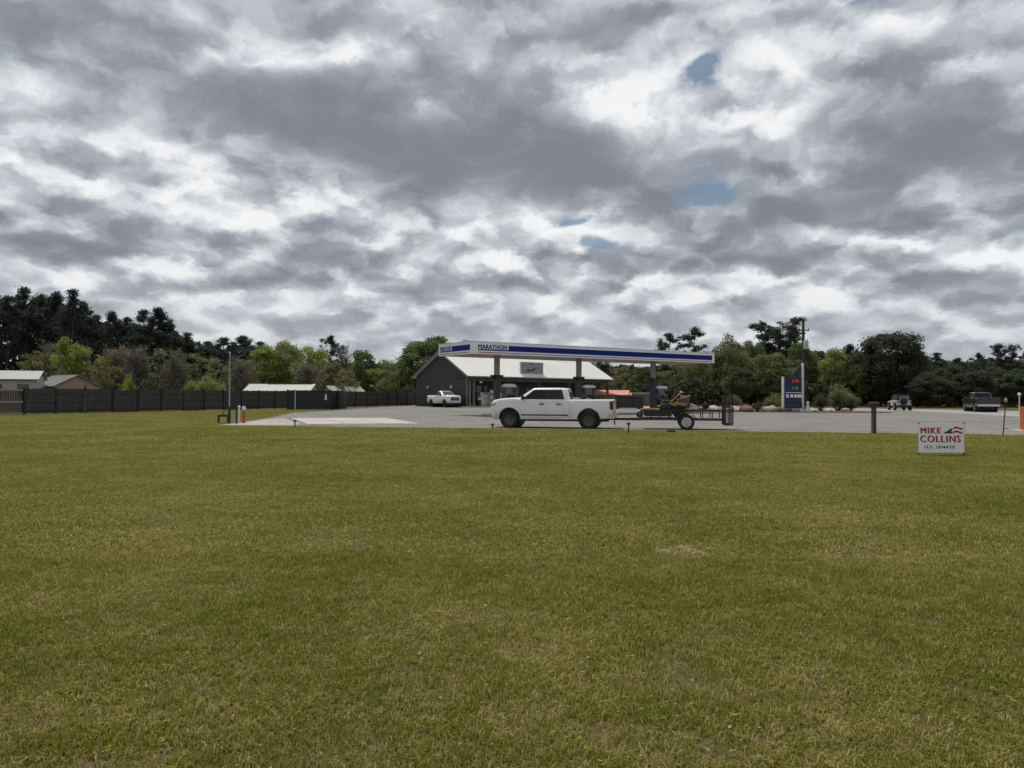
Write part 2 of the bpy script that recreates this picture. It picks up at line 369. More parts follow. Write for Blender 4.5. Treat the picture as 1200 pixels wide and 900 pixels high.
def road_side(o):
    out = []
    for k, p in enumerate(RC):
        d = (RC[min(k + 1, len(RC) - 1)] - RC[max(k - 1, 0)]).normalized(); out.append(p + Vector((d.y, -d.x)) * o)
    return out
def ribbon(name, o0, o1, z, m):
    a, b_ = road_side(o0), road_side(o1); q = MB()
    for k in range(len(a) - 1): q.poly([(a[k].x, a[k].y, z), (b_[k].x, b_[k].y, z), (b_[k + 1].x, b_[k + 1].y, z), (a[k + 1].x, a[k + 1].y, z)])
    return tag(q.build(name, m), kind='structure')
ribbon('road', -7, 7, 0.022, road_m)
line_m = mat('worn road paint', (0.42, 0.32, 0.08), 0.8, var=0.25, vscale=2)
for o_ in (-0.14, 0.14): ribbon('centre_line', o_ - .05, o_ + .05, 0.027, line_m)
white_line = mat('worn white road paint', (0.55, 0.55, 0.52), 0.8, var=0.25, vscale=2)
for o_ in (-6.2, 6.2): ribbon('edge_line', o_ - .06, o_ + .06, 0.027, white_line)

# ---------------------------------------------------------------- lawn grass (nobody could count it)
def blade_material():
    mt = bpy.data.materials.new('grass blades'); mt.use_nodes = True; nt = mt.node_tree; N = nt.nodes; L = nt.links; b = N['Principled BSDF']
    b.inputs['Roughness'].default_value = 0.6; b.inputs['Specular IOR Level'].default_value = 0.25
    at = N.new('ShaderNodeAttribute'); at.attribute_name = 'tint'
    g = N.new('ShaderNodeNewGeometry')
    def noise(sc, det, ro=0.55):
        n = N.new('ShaderNodeTexNoise'); n.inputs['Scale'].default_value = sc; n.inputs['Detail'].default_value = det; n.inputs['Roughness'].default_value = ro; L.new(g.outputs['Position'], n.inputs[0]); return n.outputs['Fac']
    def math_(op, a, b2=0.0, c=0.0):
        n = N.new('ShaderNodeMath'); n.operation = op
        for s_, v in zip(n.inputs, (a, b2, c)):
            if hasattr(v, 'is_output'): L.new(v, s_)
            else: s_.default_value = v
        return n.outputs[0]
    # per-blade tint shifted by broad patches: green where damp, straw where dry
    patch = math_('ADD', math_('MULTIPLY_ADD', noise(0.32, 4), 1.15, -0.575), math_('ADD', math_('MULTIPLY_ADD', noise(1.7, 4), 0.9, -0.45), math_('MULTIPLY_ADD', noise(9.0, 2), 1.2, -0.6)))
    t = math_('ADD', at.outputs['Fac'], patch)
    r = N.new('ShaderNodeValToRGB'); L.new(t, r.inputs[0]); e = r.color_ramp.elements
    e[0].position = 0.0; e[0].color = (0.098, 0.138, 0.008, 1); e[1].position = 1.0; e[1].color = (0.46, 0.385, 0.16, 1)
    for p, c in ((0.25, (0.164, 0.184, 0.013)), (0.5, (0.222, 0.208, 0.022)), (0.75, (0.285, 0.238, 0.054))): k = e.new(p); k.color = (*c, 1)
    L.new(r.outputs[0], b.inputs['Base Color'])
    tr = N.new('ShaderNodeBsdfTranslucent'); L.new(r.outputs[0], tr.inputs[0]); ms = N.new('ShaderNodeMixShader'); ms.inputs[0].default_value = 0.42
    L.new(b.outputs[0], ms.inputs[1]); L.new(tr.outputs[0], ms.inputs[2]); L.new(ms.outputs[0], N['Material Output'].inputs[0])
    return mt
blade_mat = blade_material()
rng = np.random.default_rng(11)
def grass_patch(name, size, n, w, h, lean):
    P = rng.uniform(-size / 2, size / 2, (n, 2)); a = rng.uniform(0, 2 * np.pi, n); hh = h * rng.uniform(0.45, 1.25, n); ww = w * rng.uniform(0.7, 1.3, n)
    d = np.stack([np.cos(a), np.sin(a)], 1); q = np.stack([-d[:, 1], d[:, 0]], 1); le = lean * rng.uniform(0.2, 1.5, n)[:, None] * hh[:, None]
    v = np.zeros((n, 5, 3))
    v[:, 0, :2] = P - q * ww[:, None] / 2; v[:, 1, :2] = P + q * ww[:, None] / 2
    mid = P + d * le * 0.35
    v[:, 2, :2] = mid + q * ww[:, None] * 0.42; v[:, 3, :2] = mid - q * ww[:, None] * 0.42
    v[:, 2, 2] = v[:, 3, 2] = hh * 0.6
    v[:, 4, :2] = P + d * le; v[:, 4, 2] = hh * np.clip(1.05 - 0.35 * le[:, 0] / hh, 0.4, 1)
    v[:, :2, 2] = -0.01
    base = (np.arange(n) * 5)[:, None]
    me = bpy.data.meshes.new(name)
    me.vertices.add(n * 5); me.vertices.foreach_set('co', v.reshape(-1))
    idx = np.concatenate([base + np.array([[0, 1, 2, 3]]), base + np.array([[3, 2, 4]])], 1).reshape(-1)
    me.loops.add(n * 7); me.loops.foreach_set('vertex_index', idx.astype(np.int32))
    me.polygons.add(n * 2); st = np.stack([np.arange(n) * 7, np.arange(n) * 7 + 4], 1).reshape(-1); me.polygons.foreach_set('loop_start', st.astype(np.int32))
    me.update(calc_edges=True)
    tint = np.clip(rng.normal(0.48, 0.32, n), -0.2, 1.3)
    at = me.attributes.new('tint', 'FLOAT', 'FACE'); at.data.foreach_set('value', np.repeat(tint, 2).astype(np.float32))
    me.materials.append(blade_mat)
    return bpy.data.objects.new(name, me)
from mathutils import noise as mnoise
def on_lot(x, y): return (Vector((x, y)) - EA).dot(en) > 0.02 + .22 * mnoise.noise((x * 1.7, y * 1.7, 3)) and x > -15.4 - max(0, y - 38) * 0.14 and y > 24
BARE = [(1.97, 7.75, 0.28, 0.16, 0.95), (-.82, 3.36, .22, .10, 1), (-4.1, 9.0, .4, .16, 1)]                             # a bare sandy spot
def lawn(name, label, step, jitter, size, n, w, h, lean, d0, d1, nvar, side):
    protos = bpy.data.collections.new(name + '_clumps')
    for i in range(nvar): protos.objects.link(grass_patch('grass_clump', size, n, w, h, lean))
    pts, sc, rz = [], [], []
    y = d0
    while y < d1:
        lim = max(2.6, y * 0.70 + 1.2) * side
        x = -lim
        while x < lim:
            px, py = x + rng.uniform(-jitter, jitter), y + rng.uniform(-jitter, jitter)
            if not on_lot(px, py):
                c = mnoise.noise((px * 0.9, py * 0.9, 0)) ; f_ = mnoise.noise((px * 3.1, py * 3.1, 5))
                s_ = 1.0 + 0.45 * c + 0.55 * f_
                bare = any(((px - bx) / rx) ** 2 + ((py - by) / ry) ** 2 < 1 for bx, by, rx, ry, _ in BARE)
                if not bare and not (py < 4.6 and mnoise.noise((px * 1.3 + 4, py * 2.6, 2)) > 0.42 and rng.random() < 0.6):
                    pts.append((px, py, 0.0)); sc.append(max(0.45, s_)); rz.append(rng.uniform(0, 6.283))
            x += step
        y += step
    me = bpy.data.meshes.new(name); me.from_pydata(pts, [], [])
    a = me.attributes.new('scl', 'FLOAT', 'POINT'); a.data.foreach_set('value', np.array(sc, np.float32))
    a = me.attributes.new('rz', 'FLOAT', 'POINT'); a.data.foreach_set('value', np.array(rz, np.float32))
    o = bpy.data.objects.new(name, me); COL.objects.link(o); tag(o, label, 'grass', kind='stuff')
    nt = bpy.data.node_groups.new(name + ' nodes', 'GeometryNodeTree')
    nt.interface.new_socket('Geometry', in_out='INPUT', socket_type='NodeSocketGeometry'); nt.interface.new_socket('Geometry', in_out='OUTPUT', socket_type='NodeSocketGeometry')
    N = nt.nodes; L = nt.links; gi = N.new('NodeGroupInput'); go = N.new('NodeGroupOutput')
    ip = N.new('GeometryNodeInstanceOnPoints'); ci = N.new('GeometryNodeCollectionInfo'); ci.inputs[0].default_value = protos; ci.inputs['Separate Children'].default_value = True; ci.inputs['Reset Children'].default_value = True
    L.new(gi.outputs[0], ip.inputs['Points']); L.new(ci.outputs[0], ip.inputs['Instance']); ip.inputs['Pick Instance'].default_value = True
    def attr(nm):
        k = N.new('GeometryNodeInputNamedAttribute'); k.data_type = 'FLOAT'; k.inputs['Name'].default_value = nm; return k.outputs['Attribute']
    cz = N.new('ShaderNodeCombineXYZ'); L.new(attr('rz'), cz.inputs[2]); L.new(cz.outputs[0], ip.inputs['Rotation'])
    cs = N.new('ShaderNodeCombineXYZ'); L.new(attr('scl'), cs.inputs[2]); cs.inputs[0].default_value = 1; cs.inputs[1].default_value = 1; L.new(cs.outputs[0], ip.inputs['Scale'])
    rv = N.new('FunctionNodeRandomValue'); rv.data_type = 'INT'
    for s_ in rv.inputs:
        if s_.name == 'Max' and s_.type == 'INT': s_.default_value = nvar - 1
        if s_.name == 'Min' and s_.type == 'INT': s_.default_value = 0
    L.new([q for q in rv.outputs if q.type == 'INT'][0], ip.inputs['Instance Index'])
    L.new(ip.outputs[0], go.inputs[0])
    md = o.modifiers.new('blades', 'NODES'); md.node_group = nt
    return o
lawn('lawn_grass', 'short olive lawn grass close to the camera', 0.22, 0.10, 0.40, 400, 0.0050, 0.040, 0.95, 1.6, 7.5, 8, 1.35)
lawn('lawn_grass', 'short olive lawn grass across the middle of the field', 0.50, 0.22, 0.9, 900, 0.0085, 0.038, 1.2, 7.5, 21.0, 6, 1.25)
lawn('lawn_grass', 'short yellow olive lawn grass towards the parking lot and fence', 1.0, 0.35, 1.8, 1200, 0.017, 0.042, 1.2, 21.0, 78.0, 5, 1.08)
# fallen leaves and low weeds in the turf
def scatter(name, label, cat, n, d0, d1, size, cols, z, weed=False):
    D = d0 + (d1 - d0) * rng.random(n) ** 1.3; X = rng.uniform(-.8, .8, n) * D; q = MB()
    if weed: k_ = np.array([mnoise.noise((a * .8, b * .8, 9)) > .12 for a, b in zip(X, D)]); X, D = X[k_], D[k_]
    for x, y in zip(X, D):
        if on_lot(x, y): continue
        for k in range(5 if weed else 1):
            a = rng.uniform(0, 6.283); s_ = size * rng.uniform(.6, 1.4); dx, dy = math.cos(a) * s_, math.sin(a) * s_; zz = z + rng.uniform(0, .02); t_ = rng.uniform(-.3, .5) * s_
            q.add([(x, y, zz), (x + dx * .5 - dy * .32, y + dy * .5 + dx * .32, zz + t_ * .5), (x + dx, y + dy, zz + t_), (x + dx * .5 + dy * .32, y + dy * .5 - dx * .32, zz + t_ * .4)], [(0, 1, 2, 3)])
    return tag(q.build(name, cols), label, cat, kind='stuff')
scatter('fallen_leaves', 'pale dry leaves strewn thinly over the lawn', 'leaves', 170, 3, 20, .022, mat('dry leaf', (.24, .185, .115), .8, var=.3, vscale=9), .03)
scatter('lawn_weeds', 'low bright green weeds spotted through the near lawn', 'weeds', 900, 2.6, 10, .020, mat('weed leaf', (.15, .19, .03), .95, var=.3, vscale=5, spec=.05), .02, True)

# ---------------------------------------------------------------- trees
def leaf_material(name, transl=0.25):
    mt = bpy.data.materials.new(name); mt.use_nodes = True; nt = mt.node_tree; N = nt.nodes; L = nt.links; b = N['Principled BSDF']
    b.inputs['Roughness'].default_value = 0.7; b.inputs['Specular IOR Level'].default_value = 0.2
    oi = N.new('ShaderNodeObjectInfo'); at = N.new('ShaderNodeAttribute'); at.attribute_name = 'tint'
    sc = N.new('ShaderNodeVectorMath'); sc.operation = 'SCALE'; L.new(oi.outputs['Color'], sc.inputs[0]); L.new(at.outputs['Fac'], sc.inputs['Scale'])
    L.new(sc.outputs[0], b.inputs['Base Color'])
    tr = N.new('ShaderNodeBsdfTranslucent'); L.new(sc.outputs[0], tr.inputs[0]); ms = N.new('ShaderNodeMixShader'); ms.inputs[0].default_value = transl
    L.new(b.outputs[0], ms.inputs[1]); L.new(tr.outputs[0], ms.inputs[2]); L.new(ms.outputs[0], N['Material Output'].inputs[0])
    return mt
leaf_m = leaf_material('foliage', 0.35)
bark_m = mat('bark', (0.075, 0.06, 0.048), 0.95, var=0.3, vscale=5, bump=0.5, bscale=12, stretch=(1, 1, 0.25))
pale_bark = mat('pale grey bark', (0.13, 0.115, 0.10), 0.95, var=0.25, vscale=5, bump=0.4, bscale=12, stretch=(1, 1, 0.25))
trng = np.random.default_rng(5)

def leaf_mesh(name, C, size, tint, flat=0.0):
    """one small folded leaf spray per centre C, tint per leaf"""
    n = len(C); A = trng.normal(size=(n, 3)); A[:, 2] *= (1 - flat); A /= np.linalg.norm(A, axis=1)[:, None]
    B = trng.normal(size=(n, 3)); B -= A * (A * B).sum(1)[:, None]; B /= np.linalg.norm(B, axis=1)[:, None]
    s = (size * trng.uniform(0.55, 1.35, n))[:, None]
    v = np.stack([C - A * s * 0.5, C + B * s * 0.32 + A * s * .05, C + A * s * 0.55, C - B * s * 0.30], 1)
    me = bpy.data.meshes.new(name); me.vertices.add(n * 4); me.vertices.foreach_set('co', v.reshape(-1))
    me.loops.add(n * 4); me.loops.foreach_set('vertex_index', np.arange(n * 4, dtype=np.int32))
    me.polygons.add(n); me.polygons.foreach_set('loop_start', (np.arange(n) * 4).astype(np.int32))
    me.update(calc_edges=True)
    a = me.attributes.new('tint', 'FLOAT', 'FACE'); a.data.foreach_set('value', tint.astype(np.float32))
    me.materials.append(leaf_m); return me
def clusters(cen, rad, per, squash=0.75, shell=0.55):
    """leaf centres on the outsides of many clumps"""
    out, tint = [], []
    for c, r in zip(cen, rad):
        k = int(per * r * r) + 6
        d = trng.normal(size=(k, 3)); d /= np.linalg.norm(d, axis=1)[:, None]
        rr = r * (shell + (1 - shell) * trng.random(k)) * (1 + 0.25 * trng.normal(size=k))
        p = d * rr[:, None]; p[:, 2] *= squash
        out.append(p + c); tint.append(np.clip(trng.normal(1.0, 0.22, k) * trng.uniform(0.75, 1.25), 0.4, 1.8))
    return np.concatenate(out), np.concatenate(tint)
def wood(trunk, limbs, m, name='trunk'):
    b = MB()
    for (p0, p1, r0, r1) in trunk: b.tube(p0, p1, r0, r1, 8)
    for (p0, p1, r0, r1) in limbs: b.tube(p0, p1, r0, r1, 5)
    return b.mesh(name, m, smooth=True)
# every prototype is 10 m tall, its base at 0
def proto_pine(seed, bare=0.45, spread=1.9, nb=26, flat_top=False):
    rs = np.random.default_rng(seed); trunk, limbs, cen, rad = [], [], [], []
    p = Vector((0, 0, 0)); prev = p
    for i in range(1, 7):
        q = Vector((rs.normal(0, .05), rs.normal(0, .05), 9.4 * i / 6)); trunk.append((prev, q, 0.17 * (1 - (i - 1) / 6.5), 0.17 * (1 - i / 6.5))); prev = q
    for i in range(nb):
        t = bare + (1 - bare) * (i + rs.random()) / nb; z = 9.5 * t
        prof = math.sin(min(1, (t - bare) / (1 - bare) + .12) * math.pi) ** .55 if not flat_top else (0.35 + 0.75 * (t - bare) / (1 - bare))
        L_ = spread * prof * rs.uniform(.55, 1.15) + .15; a = rs.uniform(0, 6.283)
        e = Vector((math.cos(a) * L_, math.sin(a) * L_, z + L_ * rs.uniform(.0, .35)))
        limbs.append((Vector((0, 0, z - .2)), e, 0.045, 0.015))
        for k in range(rs.integers(3, 6)):
            f_ = rs.uniform(.55, 1.08); cen.append(Vector((0, 0, z - .2)).lerp(e, f_) + Vector(rs.normal(0, .14, 3))); rad.append(rs.uniform(.30, .60))
    cen.append(Vector((0, 0, 9.55))); rad.append(.4)
    C, T = clusters(np.array(cen), rad, 300, 0.66, 0.15)
    return wood(trunk, limbs, bark_m), leaf_mesh('crown', C, 0.17, T)
def proto_broad(seed, w=2.6, low=0.22, nc=46, per=210, leaf=0.26, squash=.8, rmin=.5, rmax=.95, shell=.6, top=1.0, m=bark_m):
    rs = np.random.default_rng(seed); trunk, limbs, cen, rad = [], [], [], []
    fork = Vector((rs.normal(0, .1), rs.normal(0, .1), 10 * low + .9)); trunk.append((Vector((0, 0, 0)), fork, .22, .15))
    zc, zr = 10 * (low + 1) / 2, 10 * (1 - low) / 2
    for i in range(nc):
        d = rs.normal(size=3); d /= np.linalg.norm(d); r = rs.uniform(.45, .92) ** .7
        c = Vector((d[0] * w * r, d[1] * w * r, zc + d[2] * (zr - .55) * r))
        taper = 1 - 0.35 * max(0, (c.z - zc) / zr) ** 2 * top; c.x *= taper; c.y *= taper
        cen.append(c); rad.append(rs.uniform(rmin, rmax))
        if i % 2 == 0: limbs.append((fork + Vector((0, 0, rs.uniform(-.4, .8))), c, .06, .015))
    C, T = clusters(np.array(cen), rad, per, squash, shell)
    return wood(trunk, limbs, m), leaf_mesh('crown', C, leaf, T)
def proto_twiggy(seed, w=2.2, nb=70, leaves=5200):
    """a hardwood barely in leaf: a haze of fine upward twigs"""
    rs = np.random.default_rng(seed); trunk, limbs, tips = [], [], []
    trunk.append((Vector((0, 0, 0)), Vector((0, 0, 6.5)), .16, .06))
    for i in range(nb):
        z0 = rs.uniform(1.6, 6.2); a = rs.uniform(0, 6.283); L_ = w * rs.uniform(.4, 1.0) * (1 - .35 * (z0 - 1.6) / 4.6)
        e = Vector((math.cos(a) * L_, math.sin(a) * L_, min(9.7, z0 + rs.uniform(1.3, 3.4)))); s_ = Vector((0, 0, z0)); limbs.append((s_, e, .045, .012))
        for k in range(5):
            q = s_.lerp(e, rs.uniform(.4, 1)); t = q + Vector((rs.normal(0, .45), rs.normal(0, .45), rs.uniform(.3, 1.1))); t.z = min(t.z, 10)
            limbs.append((q, t, .016, .006)); tips.append((q, t))
    idx = rs.integers(0, len(tips), leaves); f_ = rs.random(leaves)
    Q = np.array([tips[i][0].lerp(tips[i][1], f) for i, f in zip(idx, f_)]) + rs.normal(0, .16, (leaves, 3))
    return wood(trunk, limbs, pale_bark), leaf_mesh('crown', Q, 0.17, np.clip(rs.normal(1, .28, leaves), .4, 1.8))
def proto_bush(seed, nc=26, per=260, leaf=.5, wild=.25):
    """10 units tall like the trees, scaled down in place; several stems from the ground"""
    rs = np.random.default_rng(seed); cen, rad, limbs = [], [], []
    for i in range(nc):
        d = rs.normal(size=3); d /= np.linalg.norm(d); r = rs.uniform(.3, .85)
        c = Vector((d[0] * 4.4 * r, d[1] * 4.4 * r, max(1.1, 4.6 + d[2] * 4.0 * r + rs.normal(0, wild)))); cen.append(c); rad.append(rs.uniform(1.2, 2.2)); limbs.append((Vector((rs.normal(0, .4), rs.normal(0, .4), 0)), c, .14, .04))
    C, T = clusters(np.array(cen), rad, per / 6, .85, .5)
    C[:, 2] = np.maximum(C[:, 2], 0.05)
    return wood([], limbs, bark_m), leaf_mesh('crown', C, leaf, T)
PR = {
    'pine': [proto_pine(1, .42, 1.9, 30), proto_pine(2, .36, 1.8, 34), proto_pine(3, .46, 1.7, 28), proto_pine(4, .40, 2.1, 32)],
    'flatpine': [proto_pine(21, .38, 2.7, 78, True), proto_pine(22, .42, 2.4, 56, True)],
    'openpine': [proto_pine(31, .45, 2.2, 34), proto_pine(32, .5, 2.1, 22)],
    'broad': [proto_broad(11, 2.6, .14, 54, 260), proto_broad(12, 2.2, .08, 52, 260), proto_broad(13, 3.0, .1, 64, 250), proto_broad(14, 2.4, .14, 50, 260, top=.4)],
    'dense': [proto_broad(15, 3.6, .03, 120, 360, .24, .8, .55, 1.0, .6), proto_broad(16, 3.3, .02, 110, 380, .23, .8, .5, .95, .6, top=1.0), proto_broad(19, 3.5, -.05, 170, 400, .23, .85, .5, .9, .55, top=.3)],
    'thin': [proto_broad(17, 2.3, .12, 48, 190, .22, .8, .4, .8, .3, m=pale_bark), proto_broad(18, 2.0, .1, 44, 180, .22, .8, .4, .8, .3, m=pale_bark)],
    'twiggy': [proto_twiggy(41), proto_twiggy(42, 2.6, 80, 6000), proto_twiggy(43, 1.9, 60, 4200)],
    'bush': [proto_bush(51), proto_bush(52, 20, 240, .5, .8), proto_bush(53, 30, 280, .45, .2)],
}
PW = {'pine': 3.6, 'flatpine': 5.6, 'openpine': 4.6, 'broad': 5.6, 'dense': 7.6, 'thin': 4.8, 'twiggy': 4.4, 'bush': 9.0}
tcount = {}
def tree(name, kind, px, ytop, D, wpx, col, label, cat='tree', group=None, z0=0.0, rz=None, form=None):
    i = tcount.get(kind, 0); tcount[kind] = i + 1
    if form is not None: i = form
    wm, lm = PR[kind][i % len(PR[kind])]
    H = hz(px, ytop, D) - z0; W = wpx * D / F
    x = gx(px, D)
    root = thing(name, label, cat, (x, D, z0), trng.uniform(0, 6.28) if rz is None else rz, group)
    sc = (W / PW[kind], W / PW[kind], H / 10.0)
    for nm, me in (('stem' if kind == 'bush' else 'trunk', wm), ('foliage' if kind == 'bush' else 'crown', lm)):
        o = bpy.data.objects.new(nm, me); COL.objects.link(o); o.parent = root; o.scale = sc; o.color = (*col, 1)
    return root
DKP = (0.048, 0.060, 0.053); DKP2 = (0.058, 0.072, 0.050); SPG = (0.23, 0.28, 0.06); YGR = (0.24, 0.255, 0.078); OLV = (0.175, 0.180, 0.070)  # dark pine greens raised a little: distant haze is put into the colour
MID = (0.115, 0.152, 0.052); DKG = (0.078, 0.100, 0.045); GRY = (0.175, 0.162, 0.118); BRN = (0.205, 0.170, 0.118); GGR = (0.18, 0.20, 0.09); SHD = (0.058, 0.070, 0.044)
P1, P2 = 'pines on the left skyline', 'hardwoods in front of the pines'
pine_rows = [  # px, top, D, width px, label
    (-12, 338, 150, 46, 'tall dark pine cut off by the left picture edge'), (8, 344, 146, 40, 'dark pine just inside the left picture edge'),
    (27, 333, 150, 46, 'tallest dark pine of the left skyline group'), (47, 341, 154, 40, 'dark pine right of the tallest one on the left skyline'),
    (66, 338, 150, 40, 'dark pine in the middle of the high left skyline group'), (84, 336, 146, 40, 'dark pine at the right end of the high left group, thin airy top'),
    (96, 350, 150, 34, 'lower pine leaning out where the high left group drops'), (112, 366, 156, 36, 'dark pine in the dip right of the high left group'),
    (131, 361, 152, 30, 'narrow pine with knobbed top in the left skyline dip'), (148, 370, 156, 34, 'low pine before the second rise of the left skyline'),
    (167, 360, 150, 40, 'dark pine at the left of the second skyline rise'), (184, 357, 150, 44, 'rounded pine crowning the second rise of the left skyline'),
    (199, 374, 152, 32, 'pine with open side branches ending the second rise'), (219, 388, 160, 34, 'low dark pine above the grey bare trees'),
    (243, 398, 165, 36, 'small dark pine far behind the thin metal pole, left side'), (262, 393, 165, 36, 'dark pine directly above the thin metal pole'),
    (283, 391, 165, 44, 'broad dark pine right of the thin metal pole'), (305, 399, 168, 36, 'dark pine top peeping behind the spring green trees')]
for px, yt, D, w, lab in pine_rows: tree('pine_tree', 'pine', px, yt, D, w, (DKP, DKP2)[px % 2], lab, group=P1)
hard = [
    ('broadleaf_tree', 'thin', 42, 405, 122, 46, OLV, 'olive tree in young leaf above the left shed roofs'),
    ('broadleaf_tree', 'twiggy', 60, 398, 126, 34, BRN, 'brownish budding tree left of the bright green one'),
    ('broadleaf_tree', 'broad', 80, 391, 118, 36, SPG, 'bright spring green tree above the tan shed'),
    ('broadleaf_tree', 'thin', 106, 398, 120, 44, YGR, 'pale yellow green tree right of the bright green one'),
    ('broadleaf_tree', 'thin', 124, 412, 114, 34, OLV, 'short olive tree right of the tan shed'),
    ('broadleaf_tree', 'twiggy', 136, 399, 124, 40, BRN, 'reddish brown budding tree below the skyline dip'),
    ('broadleaf_tree', 'twiggy', 158, 399, 122, 46, GRY, 'grey brown leafless tree behind the small green shrub'),
    ('broadleaf_tree', 'thin', 182, 401, 124, 44, GGR, 'grey green budding tree below the rounded pine'),
    ('broadleaf_tree', 'twiggy', 206, 408, 122, 42, GRY, 'grey leafless tree left of the wide shrub behind the fence'),
    ('broadleaf_tree', 'thin', 230, 408, 126, 40, GGR, 'thinly leafed grey green tree above the wide shrub behind the fence'),
    ('broadleaf_tree', 'thin', 254, 412, 120, 36, GGR, 'thinly leafed grey green tree left of the thin metal pole'),
    ('broadleaf_tree', 'twiggy', 283, 414, 112, 40, GRY, 'rounded grey brown bare tree right of the thin metal pole'),
    ('broadleaf_tree', 'broad', 308, 396, 126, 46, SPG, 'first bright green tree above the long pale house roof'),
    ('broadleaf_tree', 'broad', 336, 395, 128, 42, YGR, 'yellow green tree above the left half of the long roof'),
    ('broadleaf_tree', 'broad', 364, 400, 124, 50, SPG, 'wide yellow green tree above the dark enclosure'),
    ('broadleaf_tree', 'twiggy', 362, 419, 112, 52, GRY, 'brown twiggy tree in front of the wide yellow green one'),
    ('broadleaf_tree', 'broad', 388, 422, 118, 34, OLV, 'low olive tree right of the dark enclosure'),
    ('pine_tree', 'openpine', 387, 391, 140, 30, DKP, 'lone dark pine with ragged head above the dark enclosure'),
    ('broadleaf_tree', 'twiggy', 402, 402, 132, 26, GRY, 'thin grey bare tree beside the lone ragged pine'),
    ('broadleaf_tree', 'broad', 426, 402, 126, 42, MID, 'mid green leafy tree above the cream roof'),
    ('broadleaf_tree', 'thin', 450, 416, 122, 40, YGR, 'pale green tree left of the big dark oak'),
    ('broadleaf_tree', 'thin', 408, 428, 112, 36, OLV, 'low twiggy olive tree over the cream roof'),
    ('broadleaf_tree', 'broad', 470, 418, 136, 30, MID, 'small green tree half hidden by the big dark oak')]
for nm, kd, px, yt, D, w, c, lab in hard: tree(nm, kd, px, yt, D, w, c, lab, group=P2)
tree('oak_tree', 'dense', 506, 387, 122, 88, MID, 'big dark green oak rising behind the grey station gable')
tree('broadleaf_tree', 'broad', 545, 392, 132, 40, MID, 'green tree right of the big oak, its top above the canopy corner')
tree('broadleaf_tree', 'broad', 703, 404, 150, 26, DKG, 'tree whose top just shows above the middle of the canopy')
P3 = 'trees across the road behind the canopy'
for nm, kd, px, yt, D, w, c, lab in [
    ('broadleaf_tree', 'thin', 694, 428, 140, 40, OLV, 'olive tree seen just right of the station roof'),
    ('broadleaf_tree', 'thin', 726, 424, 142, 46, OLV, 'olive tree seen under the canopy above the coral roof'),
    ('broadleaf_tree', 'broad', 758, 424, 138, 46, DKG, 'dark tree seen under the canopy behind the blue column'),
    ('broadleaf_tree', 'thin', 790, 420, 134, 44, OLV, 'olive tree seen under the right end of the canopy'),
    ('pine_tree', 'pine', 784, 388, 150, 36, DKP2, 'round headed pine above the right half of the canopy'),
    ('pine_tree', 'openpine', 814, 380, 146, 46, DKP2, 'airy open pine with visible limbs above the canopy end'),
    ('broadleaf_tree', 'broad', 822, 410, 128, 40, OLV, 'olive green tree beside the right end of the canopy'),
    ('broadleaf_tree', 'dense', 854, 388, 118, 56, OLV, 'large olive green tree right of the canopy end'),
    ('broadleaf_tree', 'broad', 880, 392, 122, 40, MID, 'green tree between the large olive one and the flat topped pine'),
    ('pine_tree', 'flatpine', 914, 373, 128, 68, DKP2, 'spreading flat topped pine above the price sign'),
    ('broadleaf_tree', 'dense', 902, 408, 114, 66, OLV, 'leafy olive tree below the flat topped pine'),
    ('broadleaf_tree', 'broad', 938, 398, 120, 46, MID, 'green tree right behind the price sign'),
    ('broadleaf_tree', 'broad', 868, 424, 108, 46, DKG, 'dark shaded tree behind the raised trailer gate'),
    ('pine_tree', 'pine', 955, 414, 130, 26, DKP2, 'thin pine right of the utility pole'),
    ('broadleaf_tree', 'broad', 980, 404, 116, 40, YGR, 'light green tree between price sign and big dark cedar'),
    ('pine_tree', 'pine', 996, 401, 140, 28, DKP, 'far pine top behind the light green tree'),
    ('broadleaf_tree', 'broad', 1010, 420, 112, 36, MID, 'green tree at the left foot of the big dark cedar')]:
    tree(nm, kd, px, yt, D, w, c, lab, group=P3)
tree('cedar_tree', 'dense', 1044, 380, 112, 94, SHD, 'big dark dome shaped cedar right of the price sign', form=2)
P4 = 'dark trees along the road on the right'
for nm, kd, px, yt, D, w, c, lab in [
    ('pine_tree', 'pine', 1098, 412, 134, 34, DKP2, 'grey green pine right of the big cedar'), ('pine_tree', 'openpine', 1122, 418, 136, 34, DKP2, 'second low pine right of the big cedar'),
    ('pine_tree', 'openpine', 1147, 411, 138, 26, DKP, 'slim see-through pine above the dark pickup'), ('pine_tree', 'flatpine', 1178, 403, 134, 34, DKP, 'layered pine near the right picture edge'),
    ('pine_tree', 'pine', 1204, 410, 134, 30, DKP, 'pine cut by the right picture edge'),
    ('broadleaf_tree', 'dense', 1090, 434, 104, 60, SHD, 'low dark tree behind the small white car'), ('broadleaf_tree', 'broad', 1112, 424, 112, 44, DKG, 'dark green tree between small car and dark pickup'),
    ('broadleaf_tree', 'dense', 1140, 430, 106, 56, SHD, 'low dark tree right behind the dark pickup'), ('broadleaf_tree', 'broad', 1168, 424, 112, 44, DKG, 'dark leafy tree above and right of the dark pickup'),
    ('broadleaf_tree', 'dense', 1196, 428, 106, 54, DKG, 'low dark tree behind the orange pedestal')]:
    tree(nm, kd, px, yt, D, w, c, lab, group=P4)
